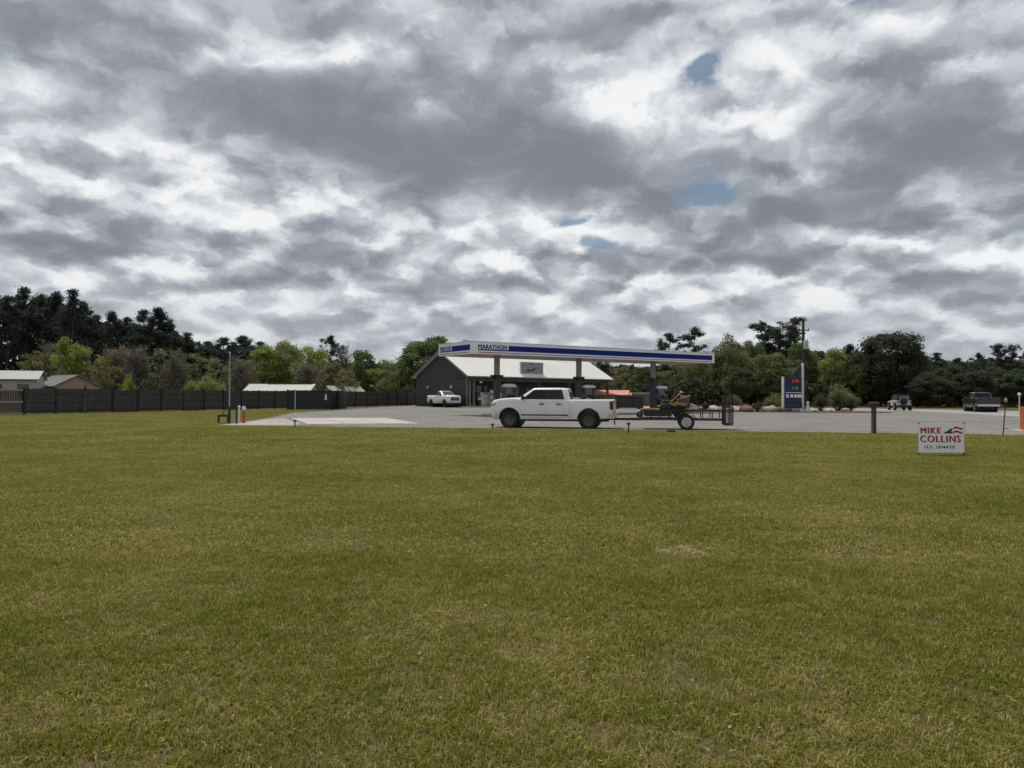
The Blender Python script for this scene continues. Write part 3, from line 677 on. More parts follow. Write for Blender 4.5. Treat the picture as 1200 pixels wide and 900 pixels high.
# shrubs
tree('shrub', 'bush', 152, 433, 74, 18, SPG, 'small bright green shrub poking above the dark fence', 'shrub')
tree('shrub', 'bush', 246, 436, 88, 44, YGR, 'wide yellow green shrub behind fence and thin metal pole', 'shrub')
tree('shrub', 'bush', 228, 442, 90, 26, YGR, 'lower yellow green shrub left of the wide one behind the fence', 'shrub')
tree('shrub', 'bush', 984, 446, 78, 40, OLV, 'tall loose olive shrub right of the price sign', 'shrub')
tree('shrub', 'bush', 962, 458, 76, 26, DKG, 'dark shrub at the foot of the price sign, right side', 'shrub')
tree('shrub', 'bush', 996, 462, 76, 24, DKG, 'low dark shrub at the right end of the planting bed', 'shrub')
tree('shrub', 'bush', 888, 469, 72, 18, SHD, 'round dark clipped shrub between the boulders', 'shrub')
tree('shrub', 'bush', 826, 470, 73, 16, SHD, 'spiky dark shrub behind the trailer wheel', 'shrub')
tree('shrub', 'bush', 858, 460, 76, 26, OLV, 'olive shrub behind the raised trailer gate', 'shrub')
tree('shrub', 'bush', 906, 458, 77, 26, OLV, 'olive shrub left of the price sign', 'shrub')
# far woods that read as one mass
def far_wood(name, label, prof, D0, D1, col, n, leaf):
    xs = [p[0] for p in prof]; ys = [p[1] for p in prof]
    px = trng.uniform(xs[0], xs[-1], n); D = trng.uniform(D0, D1, n)
    lump = np.array([mnoise.noise((p * .035, d * .05, 1.7)) for p, d in zip(px, D)]) * 9 + np.array([mnoise.noise((p * .13, d * .1, 4.7)) for p, d in zip(px, D)]) * 6
    yt = np.interp(px, xs, ys) + 5 - lump
    top = CAMZ + (HOR + (px - 600) * .0035 - yt) * D / F
    z = top * (1 - trng.random(n) ** 1.6 * 0.98)
    C = np.stack([(px - 600) / F * D, D, np.maximum(z, .1)], 1)
    me = leaf_mesh(name, C, leaf, np.clip(trng.normal(1, .3, n), .4, 1.9)); o = bpy.data.objects.new(name, me); COL.objects.link(o); o.color = (*col, 1)
    return tag(o, label, 'woods', kind='stuff')
far_wood('distant_woods', 'dark mass of pine woods filling the left background', [(-260, 345), (-40, 352), (60, 352), (100, 366), (150, 380), (200, 384), (230, 402), (330, 410)], 158, 185, DKP, 26000, 1.5)
far_wood('distant_woods', 'dark olive woods closing the background right of the left pines', [(230, 412), (330, 420), (420, 425), (520, 430), (700, 432), (800, 420), (900, 405), (1000, 412), (1100, 422), (1500, 420)], 158, 185, (0.065, 0.07, 0.038), 38000, 1.4)
far_wood('underbrush', 'low dark underbrush below the trees across the road', [(660, 452), (760, 447), (850, 446), (960, 446), (1010, 448), (1100, 448), (1350, 448)], 112, 124, (0.055, 0.058, 0.03), 16000, .8)
far_wood('underbrush', 'low grey brown underbrush behind the left fence', [(-200, 440), (0, 444), (120, 440), (300, 438), (400, 446), (490, 446)], 128, 140, (0.08, 0.075, 0.05), 12000, .8)

# ---------------------------------------------------------------- store building
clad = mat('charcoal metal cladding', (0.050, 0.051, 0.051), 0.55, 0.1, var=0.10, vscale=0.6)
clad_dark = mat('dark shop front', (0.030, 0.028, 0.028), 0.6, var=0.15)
roof_m = mat('white metal roofing', (0.70, 0.685, 0.65), 0.45, var=0.04, vscale=0.5, dirt=(0.56, 0.54, 0.50, 0.5), dscale=.3)
trim_m = mat('grey metal trim', (0.20, 0.20, 0.20), 0.5, 0.3, var=0.08)
post_m = mat('stained porch post', (0.16, 0.135, 0.11), 0.8, var=0.2, stretch=(4, 4, .6))
BW, BL, EV, RG = 11.1, 26.8, 4.05, 7.15                              # gable width, length, eave, ridge
b_ang = math.atan2(18, 19.8)
st = thing('store_building', 'charcoal metal store with white gabled roof and shaded porch behind the canopy', 'building', (-5.4, 92, 0), b_ang)
# local: x along the front to the right, y into the building
PD = 2.6                                                             # porch depth
for x0, nm in ((0.0, 'gable_wall'), (BL - .15, 'gable_wall')):
    MB().prism([(0.0 if x0 == 0 else PD, 0), (BW, 0), (BW, EV), (BW / 2, RG - .06), (0, EV)] if x0 == 0 else [(PD, 0), (BW, 0), (BW, EV), (BW / 2, RG - .06), (PD, EV + 1.3)], x0, x0 + .15, 'x').build(nm, clad, st)
rib = MB()
for k in range(1, 37):
    y = k * .3; zt = EV + (RG - EV) * (1 - abs(y - BW / 2) / (BW / 2)) - .12
    rib.bx(-.025, .004, y - .03, y + .03, 0.05, zt)
rib.build('cladding_rib', clad, st)
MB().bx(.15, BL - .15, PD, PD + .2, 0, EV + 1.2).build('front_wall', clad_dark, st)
MB().bx(.15, BL - .15, BW - .2, BW, 0, EV).build('back_wall', clad, st)
ov = .45
run = BW / 2 + ov; rise = (RG - EV) * run / (BW / 2); sl = math.atan2(rise, run)
for s_ in (1, -1):
    q = MB(); c = [(-ov, RG + .05), (BL + ov, RG + .05)]
    def P(x, t, up=0.0):                                             # t 0 at ridge, 1 at eave
        y = BW / 2 - s_ * run * t; return (x, y - s_ * math.sin(sl) * up, RG + .05 - rise * t + math.cos(sl) * up)
    q.loft([[P(-ov, 0), P(-ov, 1), P(-ov, 1, -.1), P(-ov, 0, -.1)], [P(BL + ov, 0), P(BL + ov, 1), P(BL + ov, 1, -.1), P(BL + ov, 0, -.1)]])
    rf = q.build('roof', roof_m, st)
    sm = MB()
    for k in range(67):
        x = -ov + .02 + k * .41
        sm.loft([[P(x, .005), P(x + .04, .005), P(x + .04, .005, .035), P(x, .005, .035)], [P(x, .998), P(x + .04, .998), P(x + .04, .998, .035), P(x, .998, .035)]])
    sm.build('standing_seam', roof_m, rf)
    ft = MB(); a, b_ = P(-ov, 1.0, -.02), P(BL + ov, 1.0, -.02)
    ft.bar((a[0], a[1] - s_ * .07, a[2]), (b_[0], b_[1] - s_ * .07, b_[2]), .13, .15); ft.build('gutter', trim_m, rf)
    for x in (-ov - .015, BL + ov + .015):
        MB().bar(P(x, 0, -.05), P(x, 1, -.05), .03, .24).build('rake_trim', trim_m, rf)
MB().bx(-.2, BL + .2, -.05, PD - .05, EV - .32, EV - .20).build('porch_soffit', clad, st)
MB().bx(.02, BL - .1, .02, .22, EV - .75, EV - .33).build('porch_beam', clad, st)
for k, x in enumerate((.28, .95, 6.6, 12.2, 18.2, 23.2, BL - .35)):
    po = MB().bx(x - .13, x + .13, .0, .26, .12, EV - .76).build('porch_post', post_m if k < 2 else clad, st)
    MB().bx(x - .18, x + .18, -.05, .31, .12, .5).build('post_base', trim_m if k > 1 else post_m, po)
wk = MB().bx(-.6, BL + .6, -.7, PD - .01, 0.0, .13).build('walkway', concrete, st)
alu = mat('dark window frame', (0.05, 0.05, 0.052), 0.4, 0.5)
int_m = mat('dim shop interior behind glass', (0.035, 0.04, 0.042), 0.1, var=0.5, vscale=2.5, spec=.8)
for x in (4.3, 7.7, 10.0, 15.6, 18.4, 21.0):
    w = MB(); w.bx(x - .95, x + .95, PD - .06, PD - .003, .72, .80).bx(x - .95, x + .95, PD - .06, PD - .003, 2.72, 2.8).bx(x - .95, x - .87, PD - .06, PD - .003, .8, 2.72).bx(x + .87, x + .95, PD - .06, PD - .003, .8, 2.72)
    wo = w.build('window', alu, st); MB().bx(x - .87, x - .02, PD - .035, PD - .006, .8, 2.72).build('pane', int_m, wo); MB().bx(x + .02, x + .87, PD - .035, PD - .006, .8, 2.72).build('pane', int_m, wo)
    MB().bx(x - .02, x + .02, PD - .055, PD - .007, .8, 2.72).build('mullion', alu, wo)
for x in (12.6, 13.7):
    d_ = MB().bx(x - .52, x + .52, PD - .07, PD - .004, .14, 2.5).build('door', alu, st)
    MB().bx(x - .42, x + .42, PD - .078, PD - .071, .4, 2.38).build('pane', int_m, d_); MB().tube((x + (.36 if x < 13 else -.36), PD - .12, .95), (x + (.36 if x < 13 else -.36), PD - .12, 1.35), .018).build('handle', chrome, d_)
MB().box((1.9, -.12, EV - .9), (.28, .2, .2)).build('porch_lamp', white_metal, st)
MB().bx(-.16, -.026, 3.2, 3.45, 2.4, 2.75).build('wall_lamp', white_metal, st); MB().bx(-.16, -.026, 8.3, 8.5, 2.4, 2.7).build('wall_lamp', white_metal, st)
MB().bar((-.14, .12, .13), (-.14, .12, EV - .2), .09, .09).build('downpipe', trim_m, st)
# sign standing on the roof slope
sg = thing('roof_sign', 'grey sign board with a black running dog shaped mark on the white roof', 'sign', (0, 0, 0), 0)
M_ = Matrix.Translation((-5.4, 92, 0)) @ Matrix.Rotation(b_ang, 4, 'Z')
sc_ = M_ @ Vector((11.4, .55, 0)); sg.location = (sc_.x, sc_.y, 4.28); sg.rotation_euler = (0, 0, b_ang)
grey_board = mat('grey sign board', (0.24, 0.235, 0.25), 0.6, var=0.08)
MB().bx(-2.05, 2.05, 0, .12, .0, 1.62).build('panel', grey_board, sg)
fr = MB(); fr.bx(-2.13, 2.13, -.03, .15, 1.62, 1.70).bx(-2.13, -2.05, -.03, .15, 0, 1.62).bx(2.05, 2.13, -.03, .15, 0, 1.62); fr.build('frame', white_metal, sg)
blk = mat('black print', (0.01, 0.01, 0.011), 0.6)
lg = MB().prism([(-.95, .55), (-.85, .72), (-.35, .66), (.2, .72), (.55, .95), (1.0, .98), (1.02, .90), (.6, .84), (.35, .60), (.45, .42), (.3, .40), (.15, .55), (-.4, .50), (-.55, .36), (-.68, .38), (-.6, .52), (-.8, .50), (-1.15, .28), (-1.2, .34)], -.008, -.001, 'y'); lg.build('emblem', blk, sg)
MB().prism([(-.5, 1.38), (.4, 1.38), (.4, 1.46), (-.5, 1.46)], -.008, -.001, 'y').build('print_line', blk, sg)
for x in (-1.6, 1.6): MB().bar((x, .1, 0), (x, 1.5, .86), .05, .05).build('brace', trim_m, sg)

def on_front(x, y): p = M_ @ Vector((x, y, 0)); return p.x, p.y
# things on the walkway
ice_m = mat('white enamel', (0.46, 0.44, 0.42), 0.4, var=0.08, dirt=(0.25, 0.23, 0.21, 0.5), dscale=2)
for x, lab in ((3.3, 'white ice freezer on the porch, the left of two'), (5.2, 'white ice freezer on the porch, the right of two')):
    px, py = on_front(x, 1.0); t = thing('ice_freezer', lab, 'freezer', (px, py, .13), b_ang, 'ice freezers on the porch')
    MB().bx(-.82, .82, -.4, .4, .08, 1.75).build('cabinet', ice_m, t, bevel=.03)
    for s_ in (-1, 1):
        dd = MB().bx(min(s_ * .03, s_ * .77), max(s_ * .03, s_ * .77), -.45, -.402, .3, 1.5).build('door', ice_m, t, bevel=.01)
        MB().tube((s_ * .1, -.49, .8), (s_ * .1, -.49, 1.15), .015).build('handle', chrome, dd)
    MB().bx(-.8, .8, -.38, .38, 0, .08).build('plinth', black_plastic, t)
    MB().bx(-.5, .5, -.41, -.401, 1.54, 1.70).build('label_panel', mat('faded blue label', (0.08, 0.12, 0.2), .5), t)
px, py = on_front(4.25, .2); t = thing('propane_cage', 'pale rack with a sign on top between the ice freezers', 'rack', (px, py, .13), b_ang)
f_ = MB()
for x in (-.6, .6):
    for y in (-.25, .25): f_.bx(x - .025, x + .025, y - .025, y + .025, 0, 1.7)
for z in (.05, .85, 1.65): f_.bx(-.58, .58, -.25, .25, z, z + .04)
f_.build('frame', ice_m, t)
for z in (.09, .89):
    for x in (-.38, 0, .38):
        b_ = MB().lathe([(0.0, z), (.13, z), (.155, z + .06), (.155, z + .34), (.09, z + .44), (.05, z + .46), (.05, z + .52), (0, z + .52)], 'z', 12, (x, 0, 0)).build('cylinder', white_metal, t, smooth=True)
MB().bx(-.55, .55, -.05, .05, 1.7, 2.05).build('sign_board', ice_m, t)
px, py = on_front(2.05, .35); t = thing('litter_bin', 'dark litter bin with pale top beside the porch posts', 'bin', (px, py, .13), b_ang)
MB().lathe([(0, 0), (.24, 0), (.27, .75), (.24, .8), (0, .8)], 'z', 14).build('body', black_plastic, t, smooth=True); MB().lathe([(.28, .78), (.29, .86), (.2, 1.1), (0, 1.14)], 'z', 14).build('lid', ice_m, t, smooth=True)

# ---------------------------------------------------------------- fuel canopy
c_ang = math.atan2(15, 21.85); CL, CW, CB, CT = 26.5, 5.0, 4.6, 5.5
cn = thing('fuel_canopy', 'long white fuel station canopy with a blue band on three columns', 'canopy', (-2.95, 54.5, 0), c_ang)
fas = mat('white fascia panel', (0.72, 0.73, 0.74), 0.4, var=0.03, dirt=(0.5, 0.5, 0.48, .3), dscale=.5)
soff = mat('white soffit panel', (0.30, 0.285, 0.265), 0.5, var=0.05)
# local: x along, y across; the near long side is y=0
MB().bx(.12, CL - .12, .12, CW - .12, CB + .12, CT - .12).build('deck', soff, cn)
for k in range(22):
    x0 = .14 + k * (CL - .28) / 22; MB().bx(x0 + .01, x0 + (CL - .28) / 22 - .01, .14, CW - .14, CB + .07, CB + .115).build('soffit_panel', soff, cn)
for k in range(9):                                                    # fascia in lengths with joints
    a = k * CL / 9; b_ = (k + 1) * CL / 9 - .012
    MB().bx(a, b_, 0, .1, CB, CT).build('fascia_panel', fas, cn); MB().bx(a, b_, CW - .1, CW, CB, CT).build('fascia_panel', fas, cn)
MB().bx(0, .1, .1, CW - .1, CB, CT).build('fascia_panel', fas, cn); MB().bx(CL - .1, CL, .1, CW - .1, CB, CT).build('fascia_panel', fas, cn)
tr = MB(); tr.bx(-.03, CL + .03, -.03, .12, CT, CT + .05).bx(-.03, CL + .03, CW - .12, CW + .03, CT, CT + .05).bx(-.03, .12, .12, CW - .12, CT, CT + .05).bx(CL - .12, CL + .03, .12, CW - .12, CT, CT + .05)
tr.build('cap_trim', white_metal, cn)
MB().bx(3.25, CL - .35, -.012, -.002, CB + .27, CB + .69).build('blue_band', navy, cn); MB().bx(.55, CL - .35, -.012, -.002, CB + .10, CB + .155).build('red_line', red_stripe, cn)
MB().bx(-.012, -.002, .25, 2.9, CB + .27, CB + .69).build('blue_band', navy, cn); MB().bx(-.012, -.002, .25, CW - .2, CB + .10, CB + .155).build('red_line', red_stripe, cn)
MB().bx(.55, 3.25, -.012, -.002, CB + .27, CB + .36).build('blue_band', navy, cn); MB().bx(-.012, -.002, 2.9, CW - .2, CB + .27, CB + .36).build('blue_band', navy, cn)
text('lettering', 'MARATHON', .47, navy, cn, plane_m((.52, -.006, CB + .385), (1, 0, 0)), .006, .014, xscale=.98)
text('lettering', 'MARATHON', .47, navy, cn, plane_m((-.006, CW - .2, CB + .385), (0, -1, 0)), .006, .014, xscale=.68)
pump_dark = mat('dark pump casing', (0.028, 0.03, 0.034), 0.45, var=0.1)
col_m = mat('beige column', (0.33, 0.30, 0.26), 0.6, var=0.08); blue_sleeve = mat('blue column sleeve', (0.007, 0.013, 0.05), 0.45, var=0.1)
for k, (x, lower) in enumerate(((3.85, pump_dark), (12.2, pump_dark), (21.0, blue_sleeve))):
    c = MB().bx(x - .17, x + .17, CW / 2 - .17, CW / 2 + .17, .15, CB + .12).build('column', col_m, cn)
    MB().bx(x - .2, x + .2, CW / 2 - .2, CW / 2 + .2, .16, 2.75).build('sleeve', lower, c); MB().bx(x - .27, x + .27, CW / 2 - .27, CW / 2 + .27, 2.76, 3.15).build('collar', black_plastic, c)
    for s_ in (-1, 1): MB().box((x + s_ * .42, CW / 2, 3.0), (.26, .22, .3)).build('speaker', black_plastic, c)
    MB().box((x, 1.1, CB + .05), (.55, .55, .04)).build('downlight', white_metal, cn); MB().box((x, CW - 1.1, CB + .05), (.55, .55, .04)).build('downlight', white_metal, cn)
Mc = Matrix.Translation((-2.95, 54.5, 0)) @ Matrix.Rotation(c_ang, 4, 'Z')
pump_white = mat('pale pump panel', (0.10, 0.105, 0.11), 0.4, var=0.06); pump_dark = mat('dark pump casing', (0.028, 0.03, 0.034), 0.45, var=0.1)
for x, lab in ((5.0, 'fuel dispenser with pale arched topper beside the left canopy column, behind the pickup'), (13.3, 'fuel dispenser with pale topper beside the middle canopy column'), (22.1, 'fuel dispenser with pale topper beside the right canopy column, behind the mower')):
    isl = Mc @ Vector((x - .55, CW / 2, 0)); it = tag(MB().bx(-1.7, 1.7, -.55, .55, 0, .15).build('pump_island', concrete, bevel=.03), lab.replace('fuel dispenser with pale arched topper', 'raised concrete island').replace('fuel dispenser with pale topper', 'raised concrete island').split(', behind')[0].replace('beside', 'under dispenser and'), 'island', 'pump islands'); it.location = isl; it.rotation_euler = (0, 0, c_ang)
    p = Mc @ Vector((x, CW / 2, 0)); t = thing('fuel_dispenser', lab, 'fuel pump', (p.x, p.y, .15), c_ang, 'fuel dispensers under the canopy')
    MB().bx(-.5, .5, -.3, .3, 0, .95).build('base_cabinet', pump_dark, t, bevel=.02); MB().bx(-.52, .52, -.32, .32, .96, 1.55).build('display_head', pump_white, t, bevel=.02)
    for s_ in (-1, 1): MB().bx(-.38, .38, min(s_ * .325, s_ * .335), max(s_ * .325, s_ * .335), 1.08, 1.45).build('screen', glass, t); MB().box((s_ * .56, 0, .95), (.08, .3, .5)).build('nozzle_boot', pump_dark, t); MB().path([(s_ * .6, .1, 1.1), (s_ * .66, .1, .5), (s_ * .62, -.05, .25), (s_ * .6, -.12, .9)], .02, 6).build('hose', rubber, t)
    for s_ in (-1, 1): MB().bx(s_ * .46 - .04, s_ * .46 + .04, -.08, .08, 1.55, 2.05).build('topper_post', pump_dark, t)
    MB().bx(-.42, .42, -.02, .02, 1.55, 2.04).build('poster', mat('grey poster', (0.14, 0.16, 0.17), .5, var=.4, vscale=5), t)
    MB().prism([(-.62, 2.05), (.62, 2.05), (.62, 2.24), (.25, 2.31), (-.25, 2.31), (-.62, 2.24)], -.15, .15, 'y').build('topper', fas, t)

# ---------------------------------------------------------------- price sign
D = 71.5; ps = thing('price_sign', 'blue fuel price sign between two white posts of unequal height', 'sign', (gx(929, D), D, 0), R(6))
blue_board = mat('blue sign face', (0.006, 0.013, 0.065), 0.5, var=.06); dk_teal = mat('dark teal sign header', (0.010, 0.016, 0.016), 0.45, var=.1)
MB().bx(-1.06, -.92, -.12, .12, 0, 3.42).build('post', white_metal, ps); MB().bx(.92, 1.06, -.12, .12, 0, 4.75).build('post', white_metal, ps)
MB().bx(-.82, .84, -.10, .10, .95, 3.36).build('cabinet', blue_board, ps)
MB().prism([(-.1, 3.40), (.84, 3.40), (.84, 4.45), (.6, 4.4), (.3, 4.1), (.05, 3.75)], -.08, .08, 'y').build('header', dk_teal, ps)
MB().bx(-.2, .75, -.112, -.101, 2.72, 3.3).build('price_window', blk, ps); MB().bx(-.2, .75, -.112, -.101, 2.08, 2.62).build('price_window', blk, ps)
led_r = mat('red LED digits', (0.3, 0.01, 0.01), .5, emit=(1.0, 0.06, 0.05, 0.16)); led_g = mat('green LED digits', (0.02, 0.2, 0.05), .5, emit=(0.1, 0.7, 0.3, 0.10))
text('price_digits', '3.99', .50, led_r, ps, plane_m((-.17, -.118, 2.82), (1, 0, 0)), .002, .01, xscale=.86); text('price_digits', '3.45', .46, led_g, ps, plane_m((-.17, -.118, 2.17), (1, 0, 0)), .002, .008, xscale=.9)
MB().bx(-.78, .8, -.112, -.101, 1.86, 1.92).build('white_line', fas, ps)
for k, (a, b_) in enumerate(((-.72, -.45), (-.3, -.02), (.08, .36), (.42, .82))): MB().bx(a, b_, -.112, -.101, 1.42, 1.72).build('label_panel', fas, ps)
MB().bx(-.91, .91, -.06, .06, .35, .93).build('lower_panel', mat('dull blue lower panel', (0.02, 0.03, 0.06), .6), ps)
tag(MB().lathe([(0, 0), (.28, 0), (.3, .25), (.16, .55), (.12, .75), (.16, .9), (.1, 1.05), (0, 1.1)], 'z', 10, (gx(946.5, 70.5), 70.5, 0)).build('garden_urn', concrete, smooth=True), 'small pale garden ornament right of the price sign', 'ornament')

# ---------------------------------------------------------------- planting bed with boulders
bed_m = mat('red mulch', (0.085, 0.048, 0.036), 0.95, var=.35, vscale=6, bump=.6, bscale=25)
def bump_stone(rx, ry, rz_, seed):
    bm = bmesh.new(); bmesh.ops.create_icosphere(bm, subdivisions=2, radius=1)
    for v in bm.verts:
        k = 1 + .28 * mnoise.noise(v.co * 1.3 + Vector((seed * 3.7, 0, 0))) + .1 * mnoise.noise(v.co * 3.3 + Vector((0, seed, 0)))
        v.co = Vector((v.co.x * rx * k, v.co.y * ry * k, max(-.25, v.co.z * k) * rz_))
    me = bpy.data.meshes.new('boulder'); bm.to_mesh(me); bm.free(); return me
sheet('planting_bed', [(13.5, 74.5), (17, 72.2), (27, 69.9), (35, 69.6), (36.5, 71.5), (33, 77.5), (24, 80), (15.5, 79)], 0.06, bed_m, .05)
rock_a = mat('pale pink rock', (0.30, 0.24, 0.20), .9, var=.25, vscale=3, bump=.6, bscale=8); rock_b = mat('brown red rock', (0.13, 0.075, 0.058), .9, var=.3, vscale=3, bump=.6, bscale=8); rock_c = mat('white limestone rock', (0.42, 0.38, 0.33), .9, var=.2, vscale=3, bump=.6, bscale=8)
spots = [(808, 'pale pink boulder directly above the trailer tyre', rock_a, .75), (817, 'brown boulder right of the pale one above the trailer tyre', rock_b, .5), (836, 'white boulder left of the raised trailer gate', rock_c, .55), (845, 'pale boulder partly behind the raised trailer gate', rock_a, .5),
         (860, 'white boulder just right of the raised trailer gate', rock_c, .6), (868, 'reddish boulder right of the gate, in front of the white one', rock_b, .55), (876, 'large reddish boulder left of the round clipped shrub', rock_b, .65), (899, 'white boulder right of the round clipped shrub', rock_c, .55),
         (906, 'pinkish boulder midway between clipped shrub and price sign', rock_a, .6), (913, 'reddish boulder at the left post of the price sign', rock_b, .5), (924, 'brown stone under the price sign panel, left', rock_b, .4), (933, 'tan stone under the price sign panel, right', rock_a, .42),
         (954, 'grey white stone right of the garden ornament', rock_c, .34), (972, 'pale stone before the dark shrubs', rock_c, .36), (991, 'pale stone at the right end of the bed', rock_a, .36)]
for k, (px, lab, m_, r_) in enumerate(spots):
    D = 71.6 + (k % 3) * 1.1 + (.8 if px < 850 else 0); o = bpy.data.objects.new('boulder', bump_stone(r_ * 1.3, r_ * .9, r_ * .72, k)); COL.objects.link(o); o.data.materials.append(m_)
    o.location = (gx(px, D), D, .06 + r_ * .22); o.rotation_euler = (0, 0, k * 1.3); tag(o, lab, 'boulder', 'boulders in the planting bed')

# ---------------------------------------------------------------- behind the station: waste container, far coral roofed house, hoop sign
D = 86.0; t = thing('waste_container', 'dark green waste container standing right of the store', 'container', (gx(736, D), D, .012), R(4))
cont = mat('dark green steel', (0.022, 0.028, 0.024), .6, var=.2, dirt=(.05, .04, .03, .5), dscale=2)
MB().prism([(-1.6, .12), (1.6, .12), (1.62, 1.35), (-1.62, 1.35)], -.85, .85, 'y').build('bin_body', cont, t)
for x in np.linspace(-1.35, 1.35, 7): MB().bx(x - .05, x + .05, -.92, -.851, .15, 1.3).build('rib', cont, t)
MB().bx(-1.66, 1.66, -.93, .93, 1.352, 1.46).build('lid', black_plastic, t)
for x in (-1.4, 1.4): MB().bx(x - .15, x + .15, -.7, .7, 0, .12).build('skid', black_metal, t)
D = 109.5; hs = thing('far_house', 'low far house with coral red roof seen between store and blue column', 'house', (gx(722, D), D, 0), 0)
coral = mat('coral painted roof', (0.52, 0.20, 0.15), .7, var=.08); hw = mat('cream siding', (0.13, 0.115, 0.09), .8, var=.08)
MB().bx(-3.4, 2.6, 0, 5, 0, 1.62).build('wall', hw, hs)
MB().prism([(-.4, 1.62), (2.5, 2.34), (5.4, 1.62)], -3.7, 2.3, 'x').build('roof', coral, hs)
MB().bx(2.65, 5.2, .5, 4, 0, 1.75).build('annex', hw, hs); MB().bx(2.6, 5.3, .4, 4.1, 1.75, 2.0).build('annex_roof', mat('tan shingles', (.34, .29, .2), .9), hs)
for x in (-2.2, .2): w = MB().bx(x - .4, x + .4, -.05, -.003, .7, 1.4).build('window', alu, hs); MB().bx(x - .33, x + .33, -.06, -.051, .77, 1.33).build('pane', int_m, w)
D = 90.0; t = thing('hoop_marker', 'small black oval hoop on a thin post beside the coral roof', 'marker', (gx(739.5, D), D, 0))
q = MB(); ring = [(.22 * math.cos(a), 0, 1.85 + .36 * math.sin(a)) for a in np.linspace(0, 2 * math.pi, 17)]; q.path(ring, .05, 6); q.build('hoop', black_metal, t); MB().tube((0, 0, 0), (0, 0, 1.48), .04).build('post', black_metal, t)

# ---------------------------------------------------------------- utility pole above the price sign
D = 78.6; up = thing('utility_pole', 'dark wooden utility pole rising above the price sign', 'pole', (gx(941.5, D), D, 0))
H = hz(941, 376, D); wood_m = mat('weathered pole wood', (0.05, 0.042, 0.036), .95, var=.25, stretch=(6, 6, .5))
MB().tube((0, 0, 0), (0, 0, H), .19, .13, 10).build('shaft', wood_m, up, smooth=True); MB().box((0, -.2, H - 1.0), (1.1, .1, .12)).build('crossarm', wood_m, up)
for x in (-.48, .48): MB().lathe([(.03, 0), (.07, .05), (.05, .12), (.07, .17), (.03, .24)], 'z', 8, (x, -.2, H - .93)).build('insulator', grey_metal, up)
MB().lathe([(0, 0), (.26, 0), (.26, .8), (.2, .9), (0, .92)], 'z', 12, (.1, -.45, H - 3.0)).build('transformer', grey_metal, up, smooth=True)

# ---------------------------------------------------------------- dark fence on the left
fence_m = mat('dark stained fence boards', (0.050, 0.048, 0.048), .85, var=.35, vscale=2.5, stretch=(3, 3, .4), dirt=(.075, .07, .066, .45), dscale=1.2)
fpost_m = mat('dark fence post', (0.016, 0.016, 0.018), .85, var=.3, stretch=(3, 3, .4))
A, B = Vector((-36.0, 55.0)), Vector((-13.5, 107.0)); fd = (B - A).normalized(); fa = math.atan2(fd.y, fd.x); FL = (B - A).length; FH = 1.92
fn = thing('board_fence', 'long dark board fence running back along the left of the field', 'fence', (A.x, A.y, 0), fa)
fr_ = np.random.default_rng(3)
npan = int(FL / 2.44)
def panel_mesh(seed):
    r_ = np.random.default_rng(seed); q = MB(); n = 16; w = 2.34 / n
    for k in range(n):
        x0 = .05 + k * w; q.bx(x0 + .004, x0 + w - .004, .02 + r_.uniform(0, .012), .05, .04 + r_.uniform(0, .03), FH + r_.uniform(-.03, .03))
    return q.mesh('panel', fence_m)
pm = [panel_mesh(i) for i in range(5)]
railm = MB().bx(.05, 2.39, -.03, .018, -.045, .045).mesh('rail', fence_m); postm = MB().bx(-.055, .055, -.06, .055, 0, FH + .06).mesh('post', fpost_m)
def kid(nm, me, par, loc, rot=(0, 0, 0)):
    o = bpy.data.objects.new(nm, me); COL.objects.link(o); o.parent = par; o.location = loc; o.rotation_euler = rot; return o
for k in range(npan + 1):
    x = k * 2.44
    kid('post', postm, fn, (x, 0, 0), (R(fr_.normal(0, .8)), R(fr_.normal(0, 1.0)), 0))
    if k < npan:
        kid('panel', pm[k % 5], fn, (x, 0, fr_.uniform(-.03, .03)))
        for z in (.35, .98, 1.6): kid('rail', railm, fn, (x, 0, z + fr_.uniform(-.02, .02)))
# leaning brace and the open rail gate at the near end
dr = fd * 4.75 * 1.0
t = tag(MB().bar((-33.75, 58.9, 0), (-34.15, 59.6, 2.25), .16, .05).build('leaning_board', fence_m), 'long dark board leaning against the fence near the tan shed', 'board')
gt = thing('rail_gate', 'weathered pale three rail gate at the left end of the dark fence', 'gate', (A.x - fd.x * .1, A.y - fd.y * .1, 0), fa + math.pi)
pale_wood = mat('pale weathered wood', (0.27, 0.235, 0.20), .9, var=.25, stretch=(.5, 3, 3)); brown_wood = mat('brown picket', (0.09, 0.07, 0.058), .9, var=.3)
for z in (.12, .95, 1.82): MB().bx(.05, 4.6, .04, .09, z - .07, z + .07).build('rail', pale_wood, gt)
for k in range(26): x = .12 + k * .175; MB().bx(x, x + .12, -.02, .035, .15, 1.75).build('picket', brown_wood, gt)
for x in (.02, 4.62): MB().bx(x - .06, x + .06, -.05, .06, 0, 1.95).build('post', fpost_m, gt)

